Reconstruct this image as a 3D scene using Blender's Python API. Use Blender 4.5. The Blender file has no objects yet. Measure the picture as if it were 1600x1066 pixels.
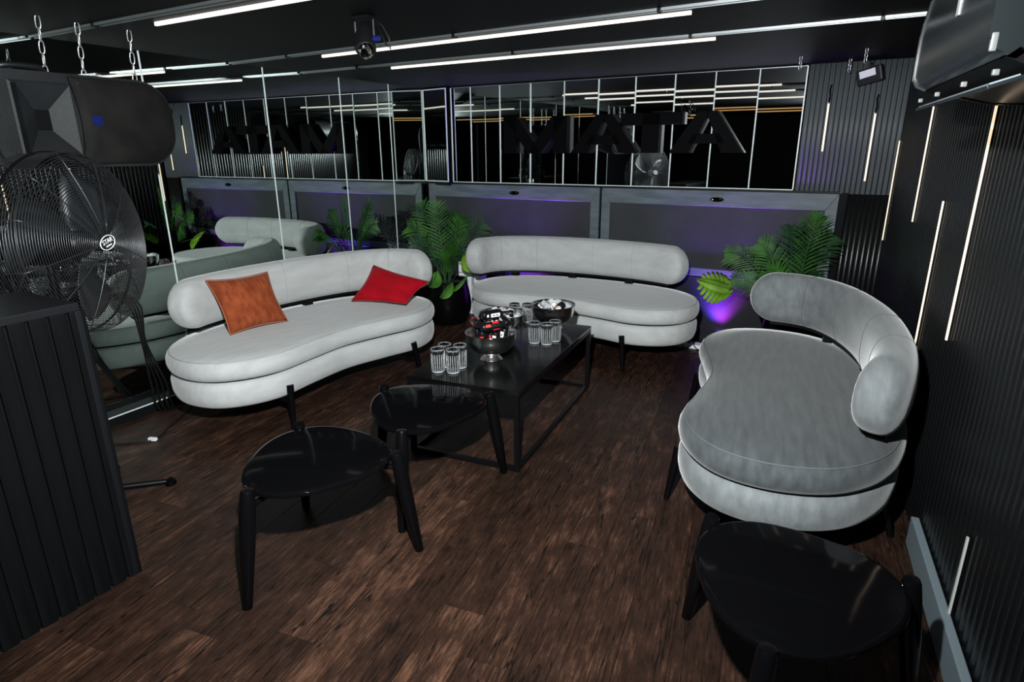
import bpy, bmesh, math, random
from mathutils import Vector, Matrix
random.seed(7)
S = bpy.context.scene
COL = S.collection
PI = math.pi

# ------------------------------------------------------------------ camera
cam_d = bpy.data.cameras.new('camera')
cam_d.sensor_width = 36.0
cam_d.lens = 958.243 / 1600.0 * 36.0
cam_d.clip_start = 0.02
cam = bpy.data.objects.new('camera', cam_d)
COL.objects.link(cam)
th = math.radians(28.067)
pt = math.atan((533 - 232.025) / 958.243)
ro = math.radians(0.376)
Fh = Vector((-math.sin(th), math.cos(th), 0))
Xh = Vector((math.cos(th), math.sin(th), 0))
F = Fh * math.cos(pt) + Vector((0, 0, -math.sin(pt)))
U = Fh * math.sin(pt) + Vector((0, 0, math.cos(pt)))
Rv = Xh * math.cos(ro) - U * math.sin(ro)
Uv = Rv.cross(F)
cam.matrix_world = Matrix(((Rv.x, Uv.x, -F.x, 3.97), (Rv.y, Uv.y, -F.y, 0.0), (Rv.z, Uv.z, -F.z, 1.65), (0, 0, 0, 1)))
S.camera = cam

# ------------------------------------------------------------------ world, flash, exposure
w = bpy.data.worlds.new('world')
S.world = w
w.use_nodes = True
w.node_tree.nodes['Background'].inputs[0].default_value = (0.02, 0.025, 0.03, 1)
w.node_tree.nodes['Background'].inputs[1].default_value = 0.3
fl_d = bpy.data.lights.new('camera_flash', 'SPOT')
fl_d.energy = 850
fl_d.color = (0.95, 0.99, 1.0)
fl_d.spot_size = math.radians(170)
fl_d.spot_blend = 1.0
fl_d.shadow_soft_size = 0.03
flash = bpy.data.objects.new('camera_flash', fl_d)
COL.objects.link(flash)
flash.location = (3.66, 0.40, 1.98)
flash.rotation_euler = (Vector((.8, 4.4, .9)) - Vector(flash.location)).to_track_quat('-Z', 'Y').to_euler()
S.view_settings.view_transform = 'Standard'
S.view_settings.look = 'None'
S.view_settings.gamma = 1.0
S.view_settings.use_curve_mapping = False
S.view_settings.exposure = 0.0
S.cycles.use_denoising = True
S.cycles.max_bounces = 10
S.cycles.glossy_bounces = 7
S.cycles.transmission_bounces = 8
S.cycles.diffuse_bounces = 3
S.cycles.sample_clamp_indirect = 4.0
S.cycles.blur_glossy = 8.0

# ------------------------------------------------------------------ materials
MATS = {}
def mat(name, col=(.5, .5, .5), rough=.5, metal=0.0, emit=None, es=1.0, **kw):
    m = bpy.data.materials.new(name)
    m.use_nodes = True
    b = m.node_tree.nodes['Principled BSDF']
    b.inputs['Base Color'].default_value = (*col, 1)
    b.inputs['Roughness'].default_value = rough
    b.inputs['Metallic'].default_value = metal
    if emit:
        b.inputs['Emission Color'].default_value = (*emit, 1)
        b.inputs['Emission Strength'].default_value = es
    for k, v in kw.items():
        b.inputs[k.replace('_', ' ')].default_value = v
    MATS[name] = m
    return m
def nodes(m):
    nt = m.node_tree
    return nt, nt.nodes, nt.links, nt.nodes['Principled BSDF']
def noise_col(m, c1, c2, scale=(4, 4, 4), detail=4, lo=.35, hi=.65, coord='Object', bump=0.0, bscale=200):
    nt, N, L, b = nodes(m)
    tc = N.new('ShaderNodeTexCoord'); mp = N.new('ShaderNodeMapping')
    mp.inputs['Scale'].default_value = scale
    L.new(tc.outputs[coord], mp.inputs['Vector'])
    n = N.new('ShaderNodeTexNoise'); n.inputs['Scale'].default_value = 1.0; n.inputs['Detail'].default_value = detail
    L.new(mp.outputs[0], n.inputs['Vector'])
    r = N.new('ShaderNodeValToRGB')
    r.color_ramp.elements[0].position = lo; r.color_ramp.elements[0].color = (*c1, 1)
    r.color_ramp.elements[1].position = hi; r.color_ramp.elements[1].color = (*c2, 1)
    L.new(n.outputs['Fac'], r.inputs[0]); L.new(r.outputs[0], b.inputs['Base Color'])
    if bump:
        n2 = N.new('ShaderNodeTexNoise'); n2.inputs['Scale'].default_value = bscale
        L.new(tc.outputs[coord], n2.inputs['Vector'])
        bp = N.new('ShaderNodeBump'); bp.inputs['Strength'].default_value = bump; bp.inputs['Distance'].default_value = .002
        L.new(n2.outputs['Fac'], bp.inputs['Height']); L.new(bp.outputs[0], b.inputs['Normal'])
    return m
def velvet(name, c1, c2):
    m = mat(name, c1, .85)
    noise_col(m, c1, c2, (5, 30, 16), 8, .30, .70, 'Object', .15, 300)
    b = m.node_tree.nodes['Principled BSDF']
    b.inputs['Sheen Weight'].default_value = .35
    b.inputs['Sheen Roughness'].default_value = .4
    b.inputs['Specular IOR Level'].default_value = .15
    return m
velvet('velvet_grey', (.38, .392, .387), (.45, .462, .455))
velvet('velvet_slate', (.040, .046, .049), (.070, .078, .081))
velvet('velvet_orange', (.16, .030, .009), (.30, .068, .022))
velvet('velvet_red', (.26, .0005, .005), (.38, .001, .010))
MATS['velvet_red'].node_tree.nodes['Principled BSDF'].inputs['Sheen Weight'].default_value = .05
MATS['velvet_orange'].node_tree.nodes['Principled BSDF'].inputs['Sheen Weight'].default_value = .1
mat('seam_grey', (.33, .35, .35), .9)
mat('seam_slate', (.10, .11, .114), .9)
mat('seam_orange', (.34, .09, .035), .8)
mat('seam_red', (.3, .0, .006), .8)
mat('black_lacquer', (.0018, .0018, .0021), .08, Specular_IOR_Level=.13)
mat('black_wood', (.0018, .0018, .0022), .25, Specular_IOR_Level=.16)
mat('black_metal', (.0025, .0025, .003), .35, Specular_IOR_Level=.22)
mat('letter_black', (.0016, .0016, .002), .6, Specular_IOR_Level=.04)
mat('black_plastic', (.004, .0045, .005), .45, Specular_IOR_Level=.35)
noise_col(mat('speaker_shell', (.03, .033, .035), .55, Specular_IOR_Level=.25), (.0035, .0043, .005), (.009, .0108, .012), (6, 6, 6), 3, .3, .7, 'Object', .5, 350)
noise_col(mat('speaker_grille', (.01, .0095, .009), .7, Specular_IOR_Level=.15), (.0025, .0023, .0022), (.007, .0063, .0058), (9, 9, 9), 4, .35, .7, 'Object', .4, 700)
noise_col(mat('table_top', (.012, .012, .012), .15, Specular_IOR_Level=.45), (.002, .002, .002), (.0065, .0065, .0065), (5, 9, 5), 5, .4, .7)
mat('mirror', (.69, .77, .73), 0.0, 1.0)
mat('mirror_strip', (.66, .70, .72), 0.0, 1.0)
mat('mirror_edge', (.62, .68, .68), .35, .0)
mat('chrome', (.75, .76, .77), .08, 1.0)
noise_col(mat('steel', (.6, .6, .6), .19, 1.0), (.66, .66, .66), (.88, .88, .87), (8, 8, 8), 3)
mat('aluminium', (.26, .28, .29), .42, .85)
mat('zinc', (.62, .64, .64), .3, .9)
noise_col(mat('ceiling_black', (.006, .006, .007),   .55, Specular_IOR_Level=.04), (.0012, .0012, .0014), (.0032, .0032, .0036), (1.2, 2.5, 1), 4, .3, .7)
noise_col(mat('slat_black', (.016, .018, .020), .33, Specular_IOR_Level=.45), (.0030, .0034, .0038), (.0075, .0088, .0096), (30, 30, 1.2), 4, .3, .7)
noise_col(mat('slat_flashlit', (.045, .052, .058), .5, Specular_IOR_Level=.3), (.050, .058, .064), (.135, .152, .165), (30, 30, 1.2), 4, .3, .7)  # paler copy of the black slats; flash brightness put into the colour
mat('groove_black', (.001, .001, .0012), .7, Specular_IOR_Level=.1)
mat('wall_black', (.0025, .0027, .003), .5, Specular_IOR_Level=.05)
mat('rear_black', (.004, .004, .005), .6)
noise_col(mat('frame_grey', (.11, .135, .15), .5, Specular_IOR_Level=.3), (.065, .085, .098), (.105, .130, .147), (3, 3, 20), 4, .35, .65)
noise_col(mat('inset_grey', (.055, .058, .062), .55, Specular_IOR_Level=.1), (.030, .032, .035), (.042, .0445, .048), (2, 2, 2), 3)
mat('lower_black', (.020, .020, .024), .22)
mat('soil', (.012, .009, .007), .95)
mat('white_plastic', (.75, .77, .76), .4)
mat('white_card', (.8, .82, .83), .7)
mat('label_white', (.32, .33, .33), .5)
mat('red_plastic', (.6, .01, .02), .4)
mat('can_black', (.003, .003, .0035), .4, 0.0, Specular_IOR_Level=.3)
mat('can_red', (.75, .015, .012), .45)
mat('can_white', (.8, .8, .8), .45)
mat('badge_blue', (.003, .008, .07), .3)
mat('skirting_grey', (.14, .18, .20), .45)
mat('dusty_black', (.004, .0045, .0055), .5, Specular_IOR_Level=.15)
noise_col(mat('counter_black', (.010, .011, .012), .7, Specular_IOR_Level=.06), (.0010, .0011, .0012), (.0035, .004, .0045), (16, 16, 1.5), 5, .3, .75)
mat('led_white', (1, 1, 1), .5, 0, (1.0, .90, .78), 1.25)
mat('led_warm', (1, .8, .6), .5, 0, (1.0, .74, .50), 1.15)
mat('led_amber', (1, .7, .4), .5, 0, (1.0, .55, .2), .7)
mat('led_off', (.45, .46, .44), .5)
mat('clip_grey', (.10, .105, .10), .5)
mat('led_violet', (.4, .1, 1), .5, 0, (.35, .06, 1.0), 12.0)
mat('ac_shell', (.007, .0095, .0102), .26)
mat('fan_blade', (.012, .015, .018), .35)
mat('fan_wire', (.035, .036, .038), .3, .6)
mat('flood_face', (.7, .72, .7), .4)
g = mat('glass', (1, 1, 1), .0)
g.node_tree.nodes['Principled BSDF'].inputs['Transmission Weight'].default_value = 1.0
g.node_tree.nodes['Principled BSDF'].inputs['IOR'].default_value = 1.5
gr_ = mat('glint_glass', (.9, .95, .97), .12)  # part-opaque white paints in flash glints on ribs, rim and base
gr_.node_tree.nodes['Principled BSDF'].inputs['Transmission Weight'].default_value = .55
ic = mat('ice', (.95, .97, 1), .25)
ic.node_tree.nodes['Principled BSDF'].inputs['Transmission Weight'].default_value = .6
ic.node_tree.nodes['Principled BSDF'].inputs['IOR'].default_value = 1.31
def leafmat(name, c1, c2):
    m = noise_col(mat(name, c1, .5), c1, c2, (7, 7, 7), 3)
    m.node_tree.nodes['Principled BSDF'].inputs['Specular IOR Level'].default_value = .2
leafmat('palm_green', (.008, .040, .006), (.036, .125, .017))
leafmat('palm_dark', (.005, .021, .008), (.014, .052, .016))
leafmat('monstera_green', (.09, .20, .010), (.17, .34, .022))
leafmat('broad_green', (.03, .11, .012), (.08, .22, .03))
mat('stem_green', (.03, .07, .02), .6)

def wood_floor():
    m = mat('floor_wood', (.05, .03, .02), .42)
    nt, N, L, b = nodes(m)
    tc = N.new('ShaderNodeTexCoord'); oi = N.new('ShaderNodeObjectInfo')
    rot = N.new('ShaderNodeMapping'); rot.inputs['Rotation'].default_value = (0, 0, math.radians(-7))
    L.new(tc.outputs['Object'], rot.inputs['Vector'])
    off = N.new('ShaderNodeCombineXYZ')
    mul = N.new('ShaderNodeMath'); mul.operation = 'MULTIPLY'; mul.inputs[1].default_value = 37.0
    L.new(oi.outputs['Random'], mul.inputs[0]); L.new(mul.outputs[0], off.inputs[0]); L.new(mul.outputs[0], off.inputs[1])
    add = N.new('ShaderNodeVectorMath'); add.operation = 'ADD'
    L.new(rot.outputs[0], add.inputs[0]); L.new(off.outputs[0], add.inputs[1])
    def nz(sc, detail, rough=.6):
        mp = N.new('ShaderNodeMapping'); mp.inputs['Scale'].default_value = sc
        L.new(add.outputs[0], mp.inputs['Vector'])
        n = N.new('ShaderNodeTexNoise'); n.inputs['Scale'].default_value = 1; n.inputs['Detail'].default_value = detail
        n.inputs['Roughness'].default_value = rough
        L.new(mp.outputs[0], n.inputs['Vector']); return n
    grain = nz((95, 7, 1), 7, .72); patch = nz((13, 5.5, 1), 6, .72); crack = nz((9, .55, 1), 4, .55)
    r1 = N.new('ShaderNodeValToRGB')
    e = r1.color_ramp.elements
    e[0].position = .36; e[0].color = (.0065, .0038, .003, 1)
    e[1].position = .70; e[1].color = (.105, .051, .031, 1)
    k = e.new(.53); k.color = (.027, .0135, .009, 1)
    mx = N.new('ShaderNodeMath'); mx.operation = 'MULTIPLY_ADD'; mx.inputs[1].default_value = .55
    L.new(grain.outputs['Fac'], mx.inputs[0])
    m2 = N.new('ShaderNodeMath'); m2.operation = 'MULTIPLY'; m2.inputs[1].default_value = .48
    L.new(patch.outputs['Fac'], m2.inputs[0]); L.new(m2.outputs[0], mx.inputs[2])
    vr = N.new('ShaderNodeMath'); vr.operation = 'MULTIPLY_ADD'; vr.inputs[1].default_value = .10; vr.inputs[2].default_value = -.055
    L.new(oi.outputs['Random'], vr.inputs[0])
    sm = N.new('ShaderNodeMath'); sm.operation = 'ADD'
    L.new(mx.outputs[0], sm.inputs[0]); L.new(vr.outputs[0], sm.inputs[1]); L.new(sm.outputs[0], r1.inputs[0])
    # cracks: narrow band of the stretched noise
    cs = N.new('ShaderNodeMath'); cs.operation = 'SUBTRACT'; cs.inputs[1].default_value = .5
    L.new(crack.outputs['Fac'], cs.inputs[0])
    ca = N.new('ShaderNodeMath'); ca.operation = 'ABSOLUTE'; L.new(cs.outputs[0], ca.inputs[0])
    cr = N.new('ShaderNodeMapRange'); cr.inputs['From Min'].default_value = .0025; cr.inputs['From Max'].default_value = .007
    L.new(ca.outputs[0], cr.inputs['Value'])
    # cracks only where the patch noise is high
    mc = N.new('ShaderNodeMix'); mc.data_type = 'RGBA'
    L.new(cr.outputs[0], mc.inputs['Factor']); mc.inputs[6].default_value = (.006, .004, .003, 1)
    L.new(r1.outputs[0], mc.inputs[7])
    L.new(mc.outputs[2], b.inputs['Base Color'])
    bp = N.new('ShaderNodeBump'); bp.inputs['Strength'].default_value = .35; bp.inputs['Distance'].default_value = .004
    L.new(grain.outputs['Fac'], bp.inputs['Height']); L.new(bp.outputs[0], b.inputs['Normal'])
    b.inputs['Specular IOR Level'].default_value = .14
    return m
wood_floor()
mat('subfloor', (.02, .013, .010), .6)

# ------------------------------------------------------------------ helpers
def obj(name, me_or_bm, m, parent=None, smooth=False, matrix=None):
    if isinstance(me_or_bm, bmesh.types.BMesh):
        me = bpy.data.meshes.new(name)
        bmesh.ops.recalc_face_normals(me_or_bm, faces=me_or_bm.faces)
        me_or_bm.to_mesh(me); me_or_bm.free()
    else:
        me = me_or_bm
    if m is not None:
        me.materials.clear(); me.materials.append(MATS[m])
    if smooth:
        for p in me.polygons: p.use_smooth = True
        if smooth != True:
            me.set_sharp_from_angle(angle=math.radians(smooth))
    o = bpy.data.objects.new(name, me)
    COL.objects.link(o)
    if parent is not None: o.parent = parent
    if matrix is not None: o.matrix_local = matrix
    return o
def tag(o, label, cat, group=None):
    o['label'] = label; o['category'] = cat
    if group: o['group'] = group
    return o
def thing(name, label, cat, loc=(0, 0, 0), rz=0.0, group=None):
    o = bpy.data.objects.new(name, None); COL.objects.link(o)
    o.empty_display_size = .1
    o.location = loc; o.rotation_euler = (0, 0, rz)
    return tag(o, label, cat, group)
def struct(name, bm, m, **k):
    o = obj(name, bm, m, **k); o['kind'] = 'structure'; return o
def copy_tree(o, parent=None):
    c = o.copy(); COL.objects.link(c); c.parent = parent
    for ch in list(o.children): copy_tree(ch, c)
    return c
def BM(): return bmesh.new()
def box(bm, c, s, bev=0.0, M=None):
    r = bmesh.ops.create_cube(bm, size=1.0)
    vs = r['verts']
    for v in vs:
        v.co = Vector((v.co.x * s[0] + c[0], v.co.y * s[1] + c[1], v.co.z * s[2] + c[2]))
    if bev:
        es = list({e for v in vs for e in v.link_edges})
        rr = bmesh.ops.bevel(bm, geom=es, offset=bev, segments=2, profile=.7, affect='EDGES')
        vs = list({v for f in rr['faces'] for v in f.verts} | {v for v in vs if v.is_valid})
    if M is not None:
        for v in vs: v.co = M @ v.co
    return bm
def bx(c, s, bev=0.0): return box(BM(), c, s, bev)
def cyl(bm, p0, p1, r0, r1=None, seg=12, cap=True):
    r1 = r0 if r1 is None else r1
    p0 = Vector(p0); p1 = Vector(p1); d = (p1 - p0).normalized()
    a = d.orthogonal().normalized(); b = d.cross(a)
    A = [bm.verts.new(p0 + (a * math.cos(t) + b * math.sin(t)) * r0) for t in [2 * PI * i / seg for i in range(seg)]]
    B = [bm.verts.new(p1 + (a * math.cos(t) + b * math.sin(t)) * r1) for t in [2 * PI * i / seg for i in range(seg)]]
    for i in range(seg):
        bm.faces.new((A[i], A[(i + 1) % seg], B[(i + 1) % seg], B[i]))
    if cap:
        bm.faces.new(A[::-1]); bm.faces.new(B)
    return bm
def tube(bm, pts, r, seg=6, closed=False):
    pts = [Vector(p) for p in pts]; n = len(pts); rings = []
    prev = None
    for i, p in enumerate(pts):
        if closed: d = (pts[(i + 1) % n] - pts[i - 1])
        else: d = pts[min(i + 1, n - 1)] - pts[max(i - 1, 0)]
        if d.length < 1e-9: d = Vector((0, 0, 1))
        d.normalize()
        if prev is None: a = d.orthogonal().normalized()
        else:
            a = prev - d * prev.dot(d)
            a = a.normalized() if a.length > 1e-6 else d.orthogonal().normalized()
        prev = a; b = d.cross(a)
        rings.append([bm.verts.new(p + (a * math.cos(2 * PI * k / seg) + b * math.sin(2 * PI * k / seg)) * r) for k in range(seg)])
    m = n if closed else n - 1
    for i in range(m):
        A = rings[i]; B = rings[(i + 1) % n]
        for k in range(seg):
            bm.faces.new((A[k], A[(k + 1) % seg], B[(k + 1) % seg], B[k]))
    if not closed:
        bm.faces.new(rings[0][::-1]); bm.faces.new(rings[-1])
    return bm
def lathe(bm, prof, seg=32, flute=None, M=None):
    rings = []
    for (r, z) in prof:
        if r < 1e-6:
            rings.append([bm.verts.new((0, 0, z))])
        else:
            rings.append([bm.verts.new((r * (1 + (flute(z, 2 * PI * k / seg) if flute else 0)) * math.cos(2 * PI * k / seg),
                                        r * (1 + (flute(z, 2 * PI * k / seg) if flute else 0)) * math.sin(2 * PI * k / seg), z)) for k in range(seg)])
    for A, B in zip(rings[:-1], rings[1:]):
        if len(A) == 1 and len(B) == 1: continue
        for k in range(seg):
            j = (k + 1) % seg
            if len(A) == 1: bm.faces.new((A[0], B[j], B[k]))
            elif len(B) == 1: bm.faces.new((A[k], A[j], B[0]))
            else: bm.faces.new((A[k], A[j], B[j], B[k]))
    if M is not None:
        for R in rings:
            for v in R: v.co = M @ v.co
    return bm
def prism(bm, poly, y0, y1, M=None):
    """poly in (x,z), extruded along y"""
    A = [bm.verts.new((x, y0, z)) for x, z in poly]; B = [bm.verts.new((x, y1, z)) for x, z in poly]
    n = len(poly)
    bm.faces.new(A); bm.faces.new(B[::-1])
    for i in range(n): bm.faces.new((A[i], B[i], B[(i + 1) % n], A[(i + 1) % n]))
    if M is not None:
        for v in A + B: v.co = M @ v.co
    return bm
def catmull(P, sub, closed=True):
    n = len(P); out = []
    rng = range(n) if closed else range(n - 1)
    for i in rng:
        g_ = (lambda k: P[k % n]) if closed else (lambda k: P[max(0, min(n - 1, k))])
        p0, p1, p2, p3 = [Vector(g_(i + k)) for k in (-1, 0, 1, 2)]
        for s in range(sub):
            t = s / sub
            out.append(.5 * ((2 * p1) + (p2 - p0) * t + (2 * p0 - 5 * p1 + 4 * p2 - p3) * t * t + (3 * p1 - p0 - 3 * p2 + p3) * t ** 3))
    if not closed: out.append(Vector(P[-1]))
    return out
def Txyz(x, y, z, rz=0.0): return Matrix.Translation((x, y, z)) @ Matrix.Rotation(rz, 4, 'Z')

CEIL = 2.24
# ================================================================== THE ROOM
# ---- floor with planks
bm = BM(); box(bm, (2.2, 1.15, -.03), (5.2, 8.9, .04))
floor = struct('floor', bm, 'subfloor')
def clip(poly, a, b, c):      # keep a*x+b*y<=c
    out = []
    for i in range(len(poly)):
        p, q = poly[i], poly[(i + 1) % len(poly)]
        dp = a * p[0] + b * p[1] - c; dq = a * q[0] + b * q[1] - c
        if dp <= 0: out.append(p)
        if dp * dq < 0:
            t = dp / (dp - dq); out.append((p[0] + (q[0] - p[0]) * t, p[1] + (q[1] - p[1]) * t))
    return out
pa = math.radians(7.0)
ca, sa = math.cos(pa), math.sin(pa)
PW, PL = .166, 1.22
rr = random.Random(3)
for i in range(-9, 36):
    off = rr.random() * PL
    for j in range(-3, 7):
        u0, u1 = i * PW, (i + 1) * PW
        v0, v1 = j * PL + off, (j + 1) * PL + off
        poly = [(u * ca - v * sa + .35, u * sa + v * ca) for u, v in ((u0, v0), (u1, v0), (u1, v1), (u0, v1))]
        for (a, b, c) in ((-1, 0, -.005), (1, .069, 4.63), (.022, 1, 5.53), (0, -1, .45)):
            poly = clip(poly, a, b, c)
            if len(poly) < 3: break
        if len(poly) < 3: continue
        cx = sum(p[0] for p in poly) / len(poly); cy = sum(p[1] for p in poly) / len(poly)
        ext = max(max(abs(p[0] - cx), abs(p[1] - cy)) for p in poly)
        if ext < .03: continue
        def shr(d, dv):
            out = []
            for p in poly:
                dx, dy = p[0] - cx, p[1] - cy
                # shrink in plank frame
                uu = dx * ca + dy * sa; vv = -dx * sa + dy * ca
                uu -= math.copysign(min(d, abs(uu)), uu); vv -= math.copysign(min(dv, abs(vv)), vv)
                out.append((cx + uu * ca - vv * sa, cy + uu * sa + vv * ca))
            return out
        b0, b1 = shr(.0006, .0006), shr(.0013, .0006)
        bm = BM()
        A = [bm.verts.new((x, y, -.009)) for x, y in b0]; B = [bm.verts.new((x, y, -.0008)) for x, y in b0]
        T = [bm.verts.new((x, y, 0.0)) for x, y in b1]
        n = len(poly)
        bm.faces.new(T)
        for k in range(n):
            bm.faces.new((A[k], A[(k + 1) % n], B[(k + 1) % n], B[k]))
            bm.faces.new((B[k], B[(k + 1) % n], T[(k + 1) % n], T[k]))
        obj('plank', bm, 'floor_wood', floor)
# ---- ceiling
bm = BM(); box(bm, (2.2, 1.15, CEIL + .03), (5.2, 8.9, .06))
struct('ceiling', bm, 'ceiling_black')

# ---- left wall: tall mirror panels
bm = BM(); box(bm, (-.05, 1.15, 1.12), (.08, 8.9, 2.26))
wl = struct('wall_left', bm, 'wall_black')
seams = [5.53, 4.98, 4.318, 3.513, 2.572, 1.63, .70]
for a, b in zip(seams[:-1], seams[1:]):
    obj('mirror_panel', bx((-.003, (a + b) / 2, (CEIL + .066) / 2), (.012, a - b - .004, CEIL - .066)), 'mirror', wl)
for s in seams[1:]:
    obj('seam_trim', bx((.004, s, (CEIL + .066) / 2), (.004, .008, CEIL - .07)), 'mirror_edge', wl)
bm = BM(); box(bm, (.055, 2.9, .0325), (.11, 5.2, .065))
sk = struct('baseboard_left', bm, 'dusty_black')
obj('edge_strip', bx((.1105, 2.9, .0605), (.003, 5.2, .008)), 'mirror_edge', sk)

# ---- back wall (slightly turned): local x along the wall, front is -y
RB = math.radians(-1.264)
WB = Txyz(0, 5.5373, 0, RB)
bm = BM(); box(bm, (2.1, .06, 1.12), (4.55, .1, 2.26))
wb = struct('wall_back', bm, 'wall_black', matrix=WB)
def bwall(x, y, z): return WB @ Vector((x, y, z))
obj('lower_board', bx((2.1, .0, .28), (4.2, .02, .56)), 'lower_black', wb)
obj('ledge', bx((1.95, -.012, 1.312), (3.95, .045, .014)), 'dusty_black', wb)
# mirror strip panes
xs = [.35, .584, .917, 1.249, 1.595, 1.925, 2.262, 2.600, 2.926, 3.258, 3.592]
pr = random.Random(11)
ZB, ZT = 1.325, 2.225
for i, (a, b) in enumerate(zip(xs[:-1], xs[1:])):
    M = Matrix.Translation(((a + b) / 2, -.004, (ZB + ZT) / 2)) @ Matrix.Rotation(math.radians(pr.uniform(-.55, .55)), 4, 'Z') @ Matrix.Rotation(math.radians(pr.uniform(-.25, .25)), 4, 'X')
    obj('mirror_pane', bx((0, 0, 0), (b - a - .006, .006, ZT - ZB)), 'mirror_strip', wb, matrix=M)
for x in xs:
    obj('seam_trim', bx((x, -.009, (ZB + ZT) / 2), (.009, .006, ZT - ZB)), 'mirror_edge', wb)
obj('edge_strip', bx(((xs[0] + xs[-1]) / 2, -.009, ZB - .002), (xs[-1] - xs[0], .006, .007)), 'mirror_edge', wb)
obj('edge_strip', bx(((xs[0] + xs[-1]) / 2, -.009, ZT + .002), (xs[-1] - xs[0], .006, .005)), 'aluminium', wb)
# corner pane, turned out of the wall, with its bright frame and wedge shelf
M = Matrix.Translation((.175, -.045, (ZB + ZT) / 2)) @ Matrix.Rotation(math.radians(-11), 4, 'Z')
cp = obj('mirror_pane', bx((0, 0, 0), (.335, .006, ZT - ZB)), 'mirror_strip', wb, matrix=M)
for c, s in (((-.166, -.004, 0), (.010, .008, .9)), ((.166, -.004, 0), (.010, .008, .9)), ((0, -.004, .445), (.335, .008, .010)), ((0, -.004, -.445), (.335, .008, .010))):
    obj('edge_strip', bx(c, s), 'mirror_edge', cp)
bm = BM()
prism(bm, [(.01, -.012), (.345, -.085), (.345, -.004), (.01, -.004)], 1.29, 1.322, Matrix(((1, 0, 0, 0), (0, 0, 1, 0), (0, 1, 0, 0), (0, 0, 0, 1))))
obj('wedge_shelf', bm, 'dusty_black', wb)
# fluted part right of the strip, and dark fluting below beside the corner
def slat(name, parent, x, z0, z1, wdt, dep, m, front=-1, mesh=None):
    if mesh is None:
        bm = BM()
        poly = [(-wdt * .5 * math.cos(PI * k / 8), -dep * math.sin(PI * k / 8) ** .8) for k in range(9)]
        A = [bm.verts.new((px, py, 0)) for px, py in poly]; B = [bm.verts.new((px, py, 1)) for px, py in poly]
        bm.faces.new(A); bm.faces.new(B[::-1])
        for i in range(len(poly)): bm.faces.new((A[i], B[i], B[(i + 1) % len(poly)], A[(i + 1) % len(poly)]))
        mesh = bpy.data.meshes.new(name); bmesh.ops.recalc_face_normals(bm, faces=bm.faces); bm.to_mesh(mesh); bm.free()
        mesh.materials.append(MATS[m])
        for p_ in mesh.polygons: p_.use_smooth = len(p_.vertices) == 4
    o = bpy.data.objects.new(name, mesh); COL.objects.link(o); o.parent = parent
    o.location = (x, 0, z0); o.scale = (1, 1, z1 - z0)
    return o
obj('slat_backing', bx((3.955, .004, 1.78), (.73, .012, .92)), 'groove_black', wb)
first = None
nsl = 20; pit = (4.30 - 3.60) / nsl
for i in range(nsl):
    o = slat('slat', wb, 3.605 + pit * (i + .5), 1.302, CEIL - .005, pit * .93, .009, 'slat_flashlit', mesh=first); first = o.data
first = None
for i in range(9):
    o = slat('slat', wb, 3.985 + .036 * (i + .5), .0, 1.302, .031, .012, 'slat_black', mesh=first); first = o.data
# ---- right wall: local x runs from the back corner towards the camera, front is -y
RR = math.radians(-86.053)
WR = Txyz(4.262, 5.44, 0, RR)
bm = BM(); box(bm, (4.15, .06, 1.12), (8.7, .1, 2.26))
wr = struct('wall_right', bm, 'groove_black', matrix=WR)
def rwall(x, y, z): return WR @ Vector((x, y, z))
first = None
for i in range(92):
    o = slat('slat', wr, .02 + .0505 * (i + .5), .0, CEIL - .005, .043, .014, 'slat_black', mesh=first); first = o.data
    o.location.y = .01
bm = BM(); box(bm, (0, 0, .065), (1.9, .03, .13), .004)
bbr = struct('baseboard_right', bm, 'skirting_grey', matrix=WR @ Txyz(2.62 + .95, -.024, 0))
bm = BM(); box(bm, (2.2, -3.25, 1.12), (5.4, .1, 2.26))
struct('wall_rear', bm, 'rear_black')

# ---- framed wall panels under the mirror strip
def shutter(x0, x1, label, pull):
    t = thing('wall_panel', label, 'panel', bwall((x0 + x1) / 2, -.011, 0), RB, 'framed panels under the mirror strip')
    hw = (x1 - x0) / 2 - .006; rz = .13; z0, z1 = .575, 1.303; sw = .085; dp = .03
    MM = Matrix(((1, 0, 0, 0), (0, 1, 0, 0), (0, 0, 1, 0), (0, 0, 0, 1)))
    def rail(name, poly):
        bm = BM(); prism(bm, poly, -dp, .0)
        bmesh.ops.bevel(bm, geom=bm.edges[:], offset=.003, segments=1, affect='EDGES')
        return obj(name, bm, 'frame_grey', t)
    rail('top_rail', [(-hw, z1), (hw, z1), (hw - sw, z1 - rz), (-hw + sw, z1 - rz)])
    rail('bottom_rail', [(-hw + sw, z0 + .07), (hw - sw, z0 + .07), (hw, z0), (-hw, z0)])
    rail('side_rail', [(-hw, z0), (-hw, z1), (-hw + sw, z1 - rz), (-hw + sw, z0 + .07)])
    rail('side_rail', [(hw, z1), (hw, z0), (hw - sw, z0 + .07), (hw - sw, z1 - rz)])
    obj('inset', bx((0, -.006, (z0 + z1) / 2), (2 * hw - .06, .010, z1 - z0 - .04)), 'inset_grey', t)
    bm = BM()
    lathe(bm, [(0, .0), (.052, 0), (.056, .004), (.050, .009), (.040, .006), (0, .004)], 24, M=Matrix.Translation((pull, -dp, 1.232)) @ Matrix.Rotation(PI / 2, 4, 'X') @ Matrix.Diagonal((1, .34, 1, 1)))
    fp = obj('finger_pull', bm, 'black_lacquer', t, smooth=40)
    bm = BM()
    for sx in (-.03, .026):
        lathe(bm, [(0, .0), (.012, 0), (.008, .012), (0, .015)], 10, M=Matrix.Translation((pull + sx, -dp - .001, 1.235)) @ Matrix.Rotation(PI / 2, 4, 'X') @ Matrix.Diagonal((1, .5, 1, 1)))
    obj('screw_head', bm, 'chrome', fp, smooth=True)
    return t
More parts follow.
